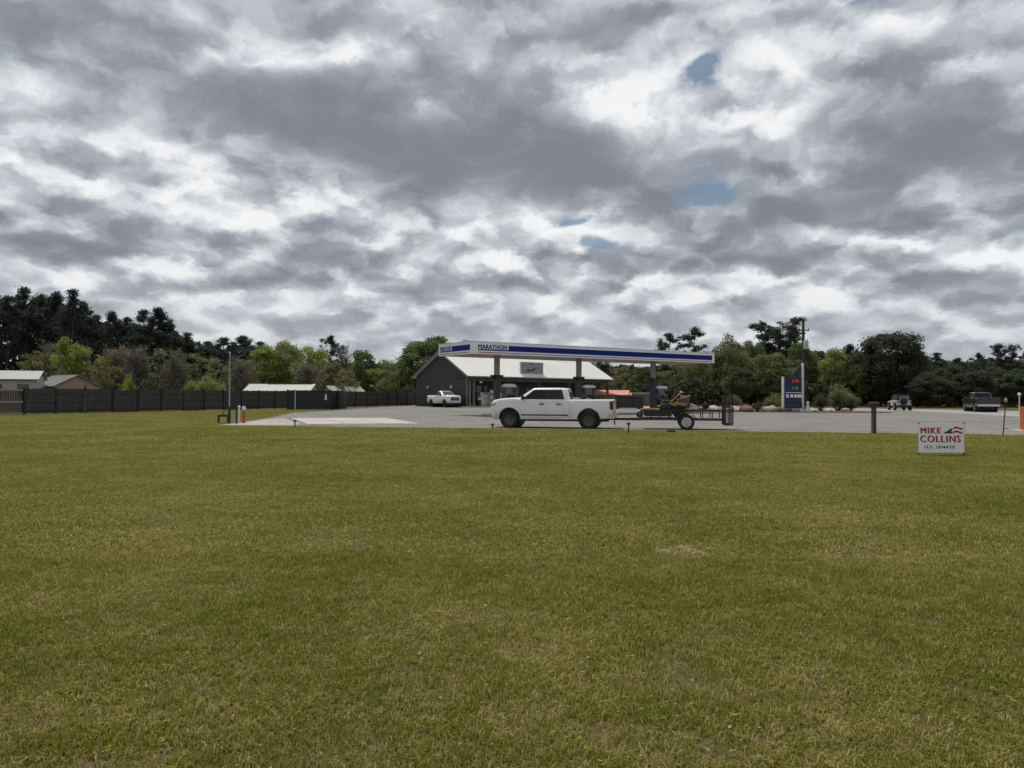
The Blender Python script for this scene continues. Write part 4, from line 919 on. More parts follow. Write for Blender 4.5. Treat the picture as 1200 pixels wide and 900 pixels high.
# ---------------------------------------------------------------- sheds and roofs behind the fence
shed_roof = mat('pale metal shed roof', (0.185, 0.185, 0.175), .5, .1, var=.06); tan = mat('tan metal siding', (0.30, 0.225, 0.15), .7, var=.08, vscale=1, stretch=(8, 8, .3)); greyw = mat('grey white siding', (0.34, 0.33, 0.30), .7, var=.1)
def shed(name, label, px, D, rz, L_, W_, ev, rg, wm, rm, nwin=0, over=.25, cat='shed'):
    t = thing(name, label, cat, (gx(px, D), D, 0), rz)
    MB().prism([(-W_ / 2, 0), (W_ / 2, 0), (W_ / 2, ev), (0, rg - .05), (-W_ / 2, ev)], -L_ / 2, L_ / 2, 'x').build('wall', wm, t)
    for s_ in (1, -1):
        w2 = W_ / 2 + over; dz = (rg - ev) * w2 / (W_ / 2); e = L_ / 2 + over
        o = MB(); o.loft([[(-e, 0, rg), (-e, s_ * w2, rg - dz), (-e, s_ * w2, rg - dz + .08), (-e, 0, rg + .08)], [(e, 0, rg), (e, s_ * w2, rg - dz), (e, s_ * w2, rg - dz + .08), (e, 0, rg + .08)]]); ro = o.build('roof', rm, t)
        sm = MB()
        for x in np.arange(-e + .1, e, .35): sm.loft([[(x, s_ * .02, rg + .07), (x + .05, s_ * .02, rg + .07), (x + .05, s_ * .02, rg + .095), (x, s_ * .02, rg + .095)], [(x, s_ * w2, rg - dz + .07), (x + .05, s_ * w2, rg - dz + .07), (x + .05, s_ * w2, rg - dz + .095), (x, s_ * w2, rg - dz + .095)]])
        sm.build('roof_rib', rm, ro)
    for k in range(nwin):
        x = -L_ / 2 + L_ * (k + .5) / nwin; w = MB().bx(x - .45, x + .45, -W_ / 2 - .05, -W_ / 2 - .003, ev - 1.7, ev - .5).build('window', alu, t); MB().bx(x - .38, x + .38, -W_ / 2 - .06, -W_ / 2 - .051, ev - 1.62, ev - .58).build('pane', int_m, w)
    return t
shed('metal_shed', 'pale roofed grey shed at the left picture edge behind the fence', 2, 74, R(24), 6.6, 5, 2.95, 3.75, greyw, shed_roof, 3)
shed('metal_shed', 'tan metal shed with pale gabled roof behind the fence', 76, 80, R(-36), 5.6, 4.4, 2.35, 3.45, tan, shed_roof)
mh = shed('mobile_home', 'long pale mobile home roof showing above fence and dark enclosure', 331, 104, R(-4), 9.0, 4.4, 1.95, 2.9, greyw, shed_roof, 4, cat='house')
MB().bx(-2.2, 4.2, -.1, .1, 2.99, 3.10).build('ridge_cap', mat('rust red ridge', (0.19, 0.05, 0.03), .8), mh, label='rust red strip along the ridge')
shed('mobile_home', 'cream low roof right of the dark enclosure behind the fence', 402, 112, R(38), 5.0, 3.4, 2.0, 2.75, greyw, mat('cream shed roof', (.25, .22, .165), .6), 0, cat='house')

# ---------------------------------------------------------------- dark enclosure beside the lot
D = 75.0; en_ = thing('bin_enclosure', 'dark slatted enclosure with one gate ajar at the edge of the lot', 'enclosure', (gx(337, D), D, 0), R(2))
slat_m = mat('black slats', (0.018, 0.018, 0.020), .7, var=.3, vscale=2, stretch=(3, 3, .4))
def slats(par, n, w, h, p0, ang, nm='slat'):
    me = MB().bx(.004, w - .012, -.02, .02, .06, h).mesh(nm, slat_m)
    for k in range(n): kid(nm, me, par, (p0[0] + math.cos(ang) * k * w, p0[1] + math.sin(ang) * k * w, fr_.uniform(-.02, .02)), (0, 0, ang))
slats(en_, 24, .18, 1.98, (0, 0), 0); slats(en_, 15, .18, 1.95, (4.32, .05), R(72)); slats(en_, 15, .18, 1.95, (0, .05), R(90)); slats(en_, 20, .18, 1.95, (.3, 2.75), 0)
gm = MB(); gm.bx(0, 1.35, -.02, .02, .1, 1.8).bx(-.03, .03, -.03, .03, 0, 1.9); ga = gm.build('gate_leaf', mat('dull grey gate', (0.075, 0.072, 0.072), .7, var=.2), en_); ga.location = (4.75, 1.4, 0); ga.rotation_euler = (0, 0, R(-38))
for x, y in ((0, 0), (4.32, 0), (4.75, 1.4)): MB().bx(x - .06, x + .06, y - .03, y + .09, 0, 2.05).build('post', fpost_m, en_)
MB().prism([(3.72, 1.0), (3.95, 1.0), (3.93, 1.35), (3.88, 1.62), (3.76, 1.62)], -.045, -.025, 'y').build('notice', white_metal, en_)
t = thing('pipe_post', 'thin pale post in front of the dark enclosure', 'post', (gx(346, 73.5), 73.5, 0)); MB().tube((0, 0, 0), (0, 0, 2.02), .035).build('shaft', white_metal, t); MB().lathe([(.045, 2.0), (.05, 2.06), (0, 2.1)], 'z', 8).build('cap', white_metal, t)

# ---------------------------------------------------------------- small things on the lawn's far edge
def at_ground(px, py): x, y = gp(px, py); return (x, y, 0)
x, y, _ = at_ground(269, 496); t = thing('flag_pole', 'tall thin pale metal pole beside the driveway', 'pole', (x, y, 0)); Hh = hz(269, 415, y)
MB().tube((0, 0, 0), (0, 0, Hh), .04, .028, 8).build('shaft', grey_metal, t); MB().tube((0, 0, 0), (0, 0, .9), .07, .07, 8).build('sleeve', black_metal, t); MB().lathe([(0, .08), (.05, .04), (.05, -.04), (0, -.08)], 'z', 8, (0, 0, Hh + .06)).build('finial', grey_metal, t)
x, y, _ = at_ground(262, 496); t = thing('water_valve', 'rusty dark water valve pipework left of the tall pole', 'valve', (x, y, 0)); rust = mat('rusted iron', (0.06, 0.045, 0.035), .8, var=.4)
MB().tube((-.25, 0, 0), (-.25, 0, .42), .06).build('riser', rust, t); MB().tube((.25, 0, 0), (.25, 0, .42), .06).build('riser', rust, t); MB().tube((-.3, 0, .42), (.3, 0, .42), .07).build('cross_pipe', rust, t); MB().tube((0, 0, .42), (0, 0, .62), .03).build('spindle', rust, t)
MB().path([(.13 * math.cos(a), .13 * math.sin(a), .62) for a in np.linspace(0, 6.283, 11)], .018, 5).build('handwheel', rust, t)
x, y, _ = at_ground(280.5, 496); t = thing('marker_post', 'white marker post left of the orange one by the driveway', 'marker', (x, y, 0), group='utility markers by the driveway')
MB().tube((0, 0, 0), (0, 0, .86), .055).build('shaft', white_metal, t); MB().lathe([(.07, .84), (.075, .9), (0, .98)], 'z', 10).build('cap', white_metal, t)
x, y, _ = at_ground(277.5, 497); t = thing('marker_post', 'thin dark blue marker stake left of the white marker post', 'marker', (x, y, 0)); MB().bx(-.045, .045, -.02, .02, 0, .8).build('shaft', mat('dark blue plastic', (.015, .03, .08), .6), t); MB().bx(-.05, .05, -.026, .026, .8, .86).build('cap', black_plastic, t)
orange = mat('faded orange plastic', (0.42, 0.105, 0.045), .6, var=.12, dirt=(.4, .12, .06, .4), dscale=4)
x, y, _ = at_ground(286, 496); t = thing('marker_post', 'orange marker post with white cap by the driveway', 'marker', (x, y, 0), group='utility markers by the driveway')
MB().tube((0, 0, 0), (0, 0, .72), .085, .085, 10).build('shaft', orange, t); MB().lathe([(.105, .72), (.105, .84), (.06, .92), (0, .93)], 'z', 10).build('cap', white_metal, t)
for px, py, h_, lab in ((347, 501, .32, 'short black capped stake in front of the pale concrete pad'), (577.5, 503, .22, 'tiny black capped stake at the pickup front bumper'), (736, 507.5, .40, 'short brown stake below the trailer tongue')):
    x, y, _ = at_ground(px, py); t = thing('ground_stake', lab, 'stake', (x, y - .15, 0), group='short stakes along the lawn edge')
    MB().tube((0, 0, 0), (0, 0, h_), .03).build('shaft', rust, t); MB().lathe([(0, h_ - .04), (.085, h_ - .03), (.09, h_ + .03), (.03, h_ + .07), (0, h_ + .07)], 'z', 8).build('cap', black_plastic, t)
x, y, _ = at_ground(787, 507); o = bpy.data.objects.new('clod', bump_stone(.2, .13, .1, 33)); COL.objects.link(o); o.data.materials.append(mat('dark clod', (.03, .026, .02), .95, var=.3)); o.location = (x, y, .05); tag(o, 'dark clod of earth on the lawn below the trailer wheel', 'clod')
x, y, _ = at_ground(1022.5, 508.5); t = thing('mailbox_post', 'brown wooden post with small dark box right of the price sign', 'mailbox', (x, y - .1, 0))
MB().bx(-.075, .075, -.075, .075, 0, 1.12).build('post', mat('brown post wood', (.075, .062, .05), .9, var=.25, stretch=(5, 5, .5)), t)
mbp = [(-.1, 1.12), (.1, 1.12), (.1, 1.25)] + [(.1 * math.cos(a), 1.25 + .1 * math.sin(a)) for a in np.linspace(.3, 2.84, 7)] + [(-.1, 1.25)]
mb_ = MB().prism(mbp, -.2, .2, 'x').build('box', black_metal, t); MB().bx(-.215, -.201, -.08, .08, 1.14, 1.3).build('door', black_metal, mb_)
x, y, _ = at_ground(1175, 511); t = thing('leaning_stake', 'thin black stake leaning right, right of the campaign sign', 'stake', (x, y, 0)); sc2 = y / F
MB().tube((0, 0, 0), (4.5 * sc2, .05, 40 * sc2), .022).build('shaft', black_metal, t); MB().tube((1.5 * sc2, .02, 9 * sc2), (6.5 * sc2, .02, 9 * sc2), .012).build('cross_wire', black_metal, t); MB().lathe([(0, 0), (.05, .03), (.06, .12), (.03, .2), (0, .2)], 'z', 8, (4.6 * sc2, .05, 39 * sc2)).build('lamp_head', grey_metal, t)
x, y, _ = at_ground(1203, 505); t = thing('utility_pedestal', 'orange utility pedestal cut by the right picture edge', 'pedestal', (x, y, 0))
MB().bx(-.22, .25, -.15, .15, .03, 1.12).build('housing', mat('strong orange plastic', (.42, .10, .02), .55, var=.08), t, bevel=.02); MB().bx(-.5, .6, -.4, .4, 0, .05).build('pad', concrete, t)
t = thing('white_knob_pole', 'thin pole with white round knob left of the orange pedestal', 'pole', (gx(1194.5, y + 2), y + 2, 0)); MB().tube((0, 0, 0), (0, 0, 1.62), .025).build('shaft', white_metal, t); MB().lathe([(0, -.09), (.06, -.06), (.085, 0), (.06, .06), (0, .09)], 'z', 10, (0, 0, 1.7)).build('knob', white_metal, t, smooth=True)

# ---------------------------------------------------------------- campaign sign
D = 20.0; ys = thing('yard_sign', 'white campaign sign with red capital letters on the lawn', 'sign', (gx(1103, D), D, 0), R(2))
cor = mat('white corrugated board', (0.80, 0.82, 0.84), .45, var=.03); redp = mat('red print', (0.42, 0.008, 0.03), .5, var=.05)
z0, z1, w = .085, .86, .625
MB().bx(-w, w, -.005, .005, z0, z1).build('board', cor, ys)
for x in (-.6, .62): MB().bx(x - .02, x + .02, .007, .03, 0, z1 + .03).build('stake', black_metal, ys)
pl = lambda x, z: plane_m((x, -.0065, z), (1, 0, 0))
text('lettering', 'MIKE', .225, redp, ys, pl(-.58, .60), .001, .0135, xscale=1.0, spacing=1.2); text('lettering', 'COLLINS', .26, redp, ys, pl(-.585, .365), .001, .015, xscale=.95, spacing=1.17)
text('lettering', 'U.S. SENATE', .105, navy, ys, pl(-.46, .20), .001, .006, xscale=1.18, spacing=1.25)
em = MB().prism([(.06, .60), (.10, .645), (.16, .66), (.20, .70), (.28, .745), (.30, .60)], -.0085, -.006, 'y'); em.build('emblem', mat('near black print', (.008, .01, .02), .5), ys)
MB().prism([(.235, .655), (.25, .675), (.265, .655), (.25, .638)], -.0105, -.0086, 'y').build('emblem_star', cor, ys)
for z in (.70, .595):
    a = [(.315 + t_ * .26, z + .028 * math.sin(t_ * 5.2) + .03 * t_) for t_ in np.linspace(0, 1, 9)]
    MB().prism([(p_, q_) for p_, q_ in a] + [(p_, q_ + .05) for p_, q_ in a[::-1]], -.0085, -.006, 'y').build('emblem_stripe', redp, ys)

# ---------------------------------------------------------------- vehicles
def wheel(par, x, y, r, w, rim_m, out, spokes=6, rim_r=.62):
    """local y is across; out = +1/-1 the side turned outwards"""
    hub = MB().lathe([(0, -w * .3), (.07, -w * .3), (.07, w * .3), (0, w * .3)], 'y', 10).build('wheel', black_metal, par); hub.location = (x, y, r)
    h = w / 2
    ty = MB().lathe([(r * rim_r, -h * .82), (r * .80, -h), (r * .93, -h * .96), (r * .985, -h * .78), (r, -h * .4), (r, h * .4), (r * .985, h * .78), (r * .93, h * .96), (r * .80, h), (r * rim_r, h * .82)], 'y', 32).build('tyre', rubber, hub, smooth=True)
    rm = MB().lathe([(r * rim_r * 1.0, h * .80 * out), (r * rim_r * .93, h * .78 * out), (r * rim_r * .88, h * .35 * out), (.05, h * .25 * out), (0, h * .25 * out)], 'y', 24)
    for k in range(spokes):
        a = 2 * math.pi * k / spokes; c, s = math.cos(a), math.sin(a)
        rm.bar((c * .04, h * .55 * out, s * .04), (c * r * rim_r * .93, h * .66 * out, s * r * rim_r * .93), r * .13, r * .08)
    rm.lathe([(r * .14, h * .4 * out), (r * .14, h * .72 * out), (0, h * .74 * out)], 'y', 12)
    rm.build('rim', rim_m, hub)
    return hub

def pickup(name, label, loc, rz, paint, tint=glass, group=None, cab_end=3.68, L_=5.86, wb=3.76, wr=.41, lift=0.0, ws_glass=None, rim_m=black_metal, bump_m=chrome, roofz=1.88, rim_r=.62):
    t = thing(name, label, 'pickup truck', loc, rz, group); ws_glass = ws_glass or tint
    XF = L_ / 2 + .05; X = lambda s: XF - s
    ax_f = .92; ax_r = ax_f + wb
    zl = lift
    st_ = [(0.00, .78, 1.10, .56), (.05, .90, 1.22, .46), (.16, .97, 1.30, .40), (.45, 1.0, 1.355, .37), (.9, 1.01, 1.385, .36), (1.24, 1.015, 1.40, .36), (1.42, 1.015, 1.345, .36), (2.4, 1.02, 1.335, .36), (cab_end - .06, 1.02, 1.335, .36), (cab_end - .025, .985, 1.32, .37), (cab_end + .005, .985, 1.32, .37), (cab_end + .04, 1.02, 1.335, .37), (L_ - .9, 1.02, 1.34, .38), (L_ - .12, 1.0, 1.345, .46), (L_ - .05, .97, 1.335, .50)]
    secs = []
    for s, w, zt, zb in st_:
        zb += zl; zt += zl; hgt = zt - zb
        half = [(w - .14, zb), (w - .04, zb + .05), (w - .012, zb + hgt * .22), (w + .004, zb + hgt * .45), (w, zb + hgt * .62), (w - .02, zb + hgt * .80), (w - .035, zt - .075), (w - .06, zt - .03), (w - .13, zt)]
        ring = [(X(s), -y, z) for y, z in half] + [(X(s), 0, zt + .025)] + [(X(s), y, z) for y, z in half[::-1]] + [(X(s), 0, zb)]
        secs.append(ring)
    body = MB().loft(secs).build('body', paint, t, smooth=True)
    cs = []
    for a in (ax_f, ax_r):
        k = MB().tube((X(a), -1.4, wr + .03 + zl * .6), (X(a), 1.4, wr + .03 + zl * .6), wr + .095, None, 28).build('cutter', paint); cs.append(k)
    cs.append(MB().bx(X(L_ - .10), X(cab_end + .08), -.86, .86, .86 + zl, 2.2).build('cutter', paint))
    for k in cs: k.parent = t
    bpy.context.view_layer.update(); cut(body, cs)
    for p in body.data.polygons: p.use_smooth = True
    with_sharp(body.data, 35)
    for a in (ax_f, ax_r):
        MB().tube((X(a), -.70, wr + .03 + zl * .6), (X(a), .70, wr + .03 + zl * .6), wr + .105, None, 20).build('wheel_well', black_plastic, t)
        for sd_ in (-1, 1):
            arc = [(X(a) + (wr + .11) * math.cos(q), sd_ * 1.012, wr + .03 + zl * .6 + (wr + .11) * math.sin(q)) for q in np.linspace(.02, math.pi - .02, 17)]
            MB().path(arc, .013, 6).build('arch_trim', black_plastic, t)
    # cab
    B0, B1, zb, zr = 1.20, cab_end - .02, 1.30 + zl, roofz + zl
    F1, R1 = 2.06, cab_end - .22
    def lev(z): f_ = (z - zb) / (zr - zb); return (B0 + (F1 - B0) * f_, B1 + (R1 - B1) * f_ * .8, .955 + (.76 - .955) * f_ ** 1.15)
    def ring(z, inset=0.0, zz=None):
        sf, sr, hw = lev(z); sf += inset; sr -= inset; hw -= inset; c = .07; zz = zz or z
        return [(X(sf), -hw + c * 2, zz), (X(sf + c), -hw + .02, zz), (X(sf + c * 2.2), -hw, zz), (X(sr - c * 2), -hw, zz), (X(sr - c), -hw + .02, zz), (X(sr), -hw + c * 2, zz),
                (X(sr), hw - c * 2, zz), (X(sr - c), hw - .02, zz), (X(sr - c * 2), hw, zz), (X(sf + c * 2.2), hw, zz), (X(sf + c), hw - .02, zz), (X(sf), hw - c * 2, zz)]
    cabm = MB().loft([ring(z) for z in np.linspace(zb, zr - .07, 6)] + [ring(zr - .07, .035, zr - .03), ring(zr - .07, .12, zr), ring(zr - .07, .45, zr + .015)]).build('cab', paint, t, smooth=True)
    def pane(pts, nm, m_, par): return MB().poly(pts).build(nm, m_, par)
    zlo, zhi = zb + .045, zr - .085
    def side(poly, sd_, m_, nm, off=.010, par=None):
        vs = []
        for o_ in (off, off - .012):
            vs += [(X(s), sd_ * (lev(z)[2] + o_), z) for s, z in poly]
        n = len(poly); return MB().add(vs, [tuple(range(n)), tuple(range(2 * n - 1, n - 1, -1))] + [(k, k + n, (k + 1) % n + n, (k + 1) % n) for k in range(n)]).build(nm, m_, par or t)
    mid = 1.20 + (cab_end - 1.2) * .575
    crew = cab_end > 3.2
    doors = [(1.52, mid - .01), (mid + .01, cab_end - .32)] if crew else [(1.52, cab_end - .14)]
    for sd_ in (-1, 1):
        for k, (a, b_) in enumerate(doors):
            fr0 = lambda z: lev(z)[0] + .15
            lo0 = max(a + .02, fr0(zlo)); hi0 = max(a + .02, fr0(zhi))
            last = (k == len(doors) - 1)
            bb, bt = (b_ - .03, b_ - .03) if not last else (b_ + .02, b_ - .10)
            w_ = side([(lo0, zlo), (bb, zlo), (bt, zhi), (hi0, zhi)], sd_, tint, 'side_window')
            d_ = MB(); z0_, z1_ = .50 + zl, 1.29 + zl
            def bw(z): hg = (z - .36 - zl) / .98; return 1.012 + (.012 if .2 < hg < .7 else 0.0) - max(0, hg - .6) * .05
            zs = [z0_, .62 + zl, .80 + zl, .98 + zl, 1.14 + zl, z1_]
            dv = [[(X(a + .015), sd_ * (bw(z) + .010), z), (X(b_ - .015), sd_ * (bw(z) + .010), z), (X(b_ - .015), sd_ * (bw(z) - .03), z), (X(a + .015), sd_ * (bw(z) - .03), z)] for z in zs]
            d_ = d_.loft(dv).build('door', paint, t, smooth=True)
            MB().bx(X(b_ - .12), X(b_ - .34), sd_ * 1.015, sd_ * 1.055, 1.10 + zl, 1.15 + zl).build('handle', black_plastic, d_)
        if crew: side([(mid - .05, zlo), (mid + .05, zlo), (mid + .05, zhi), (mid - .05, zhi)], sd_, black_plastic, 'door_pillar', .006)
        MB().bx(X(1.5), X(cab_end - .1), sd_ * 1.022, sd_ * 1.036, .575 + zl, .635 + zl).build('side_moulding', black_plastic, t)
        MB().bx(X(1.45), X(cab_end + .1), sd_ * .93, sd_ * 1.0, .33 + zl, .39 + zl).build('side_step', black_plastic, t)
        mr = MB().bx(X(1.52), X(1.66), sd_ * 1.0, sd_ * 1.22, 1.32 + zl, 1.52 + zl).build('mirror', black_plastic, t, bevel=.03)
        MB().bx(X(.05), X(.34), sd_ * (.62), sd_ * .965, 1.02 + zl, 1.15 + zl).build('headlight', head_lens, t, bevel=.02)
        MB().bx(X(L_ - .20), X(L_ - .035), sd_ * .83, sd_ * 1.013, .88 + zl, 1.27 + zl).build('tail_light', red_lens, t, bevel=.015)
        for a in (ax_f, ax_r): wheel(t, X(a), sd_ * .86, wr, .29, rim_m, sd_, 6, rim_r)
    sf0, sr0, h0 = lev(zlo); sf1, sr1, h1 = lev(zhi + .03)
    MB().loft([[(X(sf0) + .012, -h0 + .16, zlo), (X(sf0) + .012, h0 - .16, zlo), (X(sf1) + .012, h1 - .15, zhi + .03), (X(sf1) + .012, -h1 + .15, zhi + .03)], [(X(sf0) - .01, -h0 + .16, zlo), (X(sf0) - .01, h0 - .16, zlo), (X(sf1) - .01, h1 - .15, zhi + .03), (X(sf1) - .01, -h1 + .15, zhi + .03)]]).build('windscreen', ws_glass, t)
    MB().loft([[(X(sr0) - .012, -h0 + .16, zlo), (X(sr0) - .012, h0 - .16, zlo), (X(sr1) - .012, h1 - .15, zhi + .03), (X(sr1) - .012, -h1 + .15, zhi + .03)], [(X(sr0) + .01, -h0 + .16, zlo), (X(sr0) + .01, h0 - .16, zlo), (X(sr1) + .01, h1 - .15, zhi + .03), (X(sr1) + .01, -h1 + .15, zhi + .03)]]).build('rear_window', tint, t)
    # nose and tail
    MB().prism([(-.68, .74 + zl), (.68, .74 + zl), (.62, 1.12 + zl), (-.62, 1.12 + zl)], X(-.012), X(.06), 'x').build('grille', black_plastic, t)
    MB().bx(X(.0), X(-.02), -.6, .6, .90 + zl, .935 + zl).build('grille_bar', bump_m, t)
    MB().loft([[(X(.3), -1.0, .45 + zl), (X(.3), -1.0, .70 + zl), (X(.34), -.9, .70 + zl), (X(.34), -.9, .45 + zl)], [(X(.0), -.86, .45 + zl), (X(.0), -.86, .70 + zl), (X(.1), -.8, .70 + zl), (X(.1), -.8, .45 + zl)], [(X(-.06), 0, .45 + zl), (X(-.06), 0, .70 + zl), (X(.06), 0, .70 + zl), (X(.06), 0, .45 + zl)], [(X(.0), .86, .45 + zl), (X(.0), .86, .70 + zl), (X(.1), .8, .70 + zl), (X(.1), .8, .45 + zl)], [(X(.3), 1.0, .45 + zl), (X(.3), 1.0, .70 + zl), (X(.34), .9, .70 + zl), (X(.34), .9, .45 + zl)]]).build('front_bumper', paint if bump_m is not chrome else bump_m, t)
    rb = MB().loft([[(X(L_ - .22), sd_ * 1.005, z) for sd_, z in ((-1, .46 + zl), (-1, .70 + zl), (1, .70 + zl), (1, .46 + zl))], [(X(L_ + .04), sd_ * .96, z) for sd_, z in ((-1, .46 + zl), (-1, .70 + zl), (1, .70 + zl), (1, .46 + zl))], [(X(L_ + .07), sd_ * .80, z) for sd_, z in ((-1, .48 + zl), (-1, .69 + zl), (1, .69 + zl), (1, .48 + zl))]]).build('rear_bumper', bump_m, t)
    MB().bx(X(L_ + .075), X(L_ + .085), -.17, .17, .52 + zl, .66 + zl).build('number_plate', white_metal, rb)
    tg = MB().bx(X(L_ - .04), X(L_ - .005), -.80, .80, .74 + zl, 1.33 + zl).build('tailgate', paint, t, bevel=.01); MB().bx(X(L_ - .004), X(L_ + .01), -.15, .15, 1.16 + zl, 1.24 + zl).build('handle', black_plastic, tg)
    MB().bx(X(.5), X(L_ - .3), -.45, .45, .30 + zl, .48 + zl).build('chassis', black_metal, t)
    return t

HD = math.atan2(.191, -.982)                                          # the rig stands parallel to the lawn's edge
hv = Vector((math.cos(HD), math.sin(HD))); lv = Vector((-hv.y, hv.x))  # forward, left (towards the camera)
pf = Vector((-.1, 35.55))                                             # near front wheel on the ground
wb, L0 = 3.76, 5.86
org = pf - lv * .86 - hv * (L0 / 2 + .05 - .92)
z_lot = 0.012
tk = pickup('pickup_truck', 'white crew cab pickup with dark windows hitched to the trailer', (org.x, org.y, z_lot), HD, white_paint, bump_m=chrome, rim_m=dark_alloy, lift=.03, cab_end=3.84)
# things in the bed
cx_, cy_ = org - hv * 1.2
t = thing('bed_load', 'low grey green bundle lying in the bed of the white crew cab pickup', 'bundle', (cx_, cy_, .93), HD)
for k, (x, y, r_) in enumerate(((.1, .2, .24), (-.35, -.1, .22), (.4, -.25, .26))):
    o = bpy.data.objects.new('sack', bump_stone(r_ * 1.4, r_, r_ * 1.7, 60 + k)); COL.objects.link(o); o.parent = t; o.location = (x, y, .14); o.data.materials.append(mat('grey green tarp', (.09, .11, .10), .7, var=.25))
# parked white pickup by the gable
pk = pickup('pickup_truck', 'small white pickup parked nose out by the grey gable wall', (gx(520, 93.0), 93.0, z_lot), R(-52), white_paint, tint=glass, ws_glass=clear_glass, cab_end=2.85, L_=5.0, wb=3.05, wr=.41, roofz=1.90, lift=.12, bump_m=chrome, rim_m=black_metal)
dk = pickup('pickup_truck', 'black pickup with chrome bumper driving away on the right', (gx(1149, 76.5), 76.5, .022), R(72), dark_paint, cab_end=3.68, lift=.10, wr=.42, bump_m=chrome, rim_m=chrome)

# small white off-road car driving away
def offroader():
    D = 83.0; t = thing('off_road_car', 'small white boxy car with dark soft top driving away beyond the mailbox post', 'car', (gx(1054, D), D, .022), R(77))
    wp = mat('silver white paint', (.50, .51, .54), .35, var=.03, coat=.4)
    MB().prism([(-1.75, .48), (1.9, .48), (1.9, .98), (.75, 1.05), (.75, 1.1), (-1.75, 1.1)], -.72, .72, 'y').build('body', wp, t, bevel=.03)
    MB().loft([[(-1.74, -.70, 1.1), (-1.74, .70, 1.1), (.62, .70, 1.1), (.62, -.70, 1.1)], [(-1.66, -.62, 1.72), (-1.66, .62, 1.72), (.28, .62, 1.72), (.28, -.62, 1.72)]]).build('soft_top', mat('black canvas', (.012, .012, .013), .8), t, bevel=.03)
    MB().loft([[(.645, -.62, 1.13), (.645, .62, 1.13), (.32, .58, 1.66), (.32, -.58, 1.66)], [(.63, -.62, 1.13), (.63, .62, 1.13), (.3, .58, 1.66), (.3, -.58, 1.66)]]).build('windscreen', glass, t)
    MB().loft([[(-1.745, -.5, 1.18), (-1.745, .5, 1.18), (-1.69, .48, 1.6), (-1.69, -.48, 1.6)], [(-1.735, -.5, 1.18), (-1.735, .5, 1.18), (-1.68, .48, 1.6), (-1.68, -.48, 1.6)]]).build('rear_window', clear_glass, t)
    for s_ in (-1, 1):
        for x in (1.2, -1.15):
            wheel(t, x, s_ * .76, .38, .24, grey_metal, s_, 5); MB().bx(x - .5, x + .5, s_ * .72, s_ * .92, .82, .88).build('fender', black_plastic, t)
        MB().bx(-1.79, -1.751, s_ * .52, s_ * .70, .85, 1.0).build('tail_light', red_lens, t); d_ = MB().bx(-.55, .6, s_ * .722, s_ * .735, .55, 1.08).build('door', wp, t); MB().bx(-.45, -.3, s_ * .736, s_ * .76, .96, 1.0).build('handle', black_plastic, d_)
        MB().bx(1.9, 1.93, s_ * .42, s_ * .62, .72, .92).build('headlight', head_lens, t)
    MB().bx(-1.95, -1.76, -.78, .78, .45, .58).build('rear_bumper', black_plastic, t); MB().bx(1.92, 2.1, -.78, .78, .45, .58).build('front_bumper', black_plastic, t)
    MB().lathe([(.0, -1.76), (.36, -1.76), (.38, -1.82), (.36, -1.98), (.2, -2.0), (0, -2.0)], 'x', 20, (0, .05, .98)).build('spare_wheel', rubber, t, smooth=True)
    return t
offroader()

# ---------------------------------------------------------------- trailer and mower
wheel_c = Vector((gx(804.5, 34.0), 34.0))                             # near tyre on the ground
to = wheel_c - lv * .95
tr_ = thing('utility_trailer', 'black single axle utility trailer with raised mesh ramp gate', 'trailer', (to.x, to.y, z_lot), HD)
# local: x forward from the axle, y left (towards the camera)
dz = .52; fx, rx, hw = 2.05, -1.62, .80
deck = MB()
for y in (-hw, hw): deck.bx(rx, fx, y - .04, y + .04, dz - .09, dz)
for x in np.linspace(rx, fx, 7): deck.bx(x - .035, x + .035, -hw + .04, hw - .04, dz - .085, dz - .02)
deck.build('chassis', black_metal, tr_)
plank = mat('grey deck plank', (.11, .095, .08), .9, var=.3, stretch=(.4, 4, 4))
for k in range(9): y = -hw + .05 + k * (2 * hw - .1) / 9; MB().bx(rx + .02, fx - .02, y + .004, y + (2 * hw - .1) / 9 - .004, dz - .018, dz + .02).build('plank', plank, tr_)
tl = 1.5
tg_ = MB(); 
for s_ in (-1, 1): tg_.bar((fx, s_ * hw * .9, dz - .06), (fx + tl, 0, dz - .08), .07, .09)
tg_.bar((fx - .2, 0, dz - .06), (fx + tl + .35, 0, dz - .06), .08, .09); tn = tg_.build('tongue', black_metal, tr_)
MB().box((fx + tl + .42, 0, dz - .03), (.22, .10, .10)).build('coupler', black_metal, tn)
MB().tube((fx + tl - .25, .12, .16), (fx + tl - .25, .12, .92), .03).build('jack', black_metal, tn)
MB().path([(fx + tl + .3, .08, dz - .1), (fx + tl + .55, .12, .22), (fx + tl + .85, .1, .42)], .012, 5).build('safety_chain', grey_metal, tn); MB().path([(fx + tl + .3, -.08, dz - .1), (fx + tl + .6, -.1, .2), (fx + tl + .85, -.1, .42)], .012, 5).build('safety_chain', grey_metal, tn)
rail_h = .36
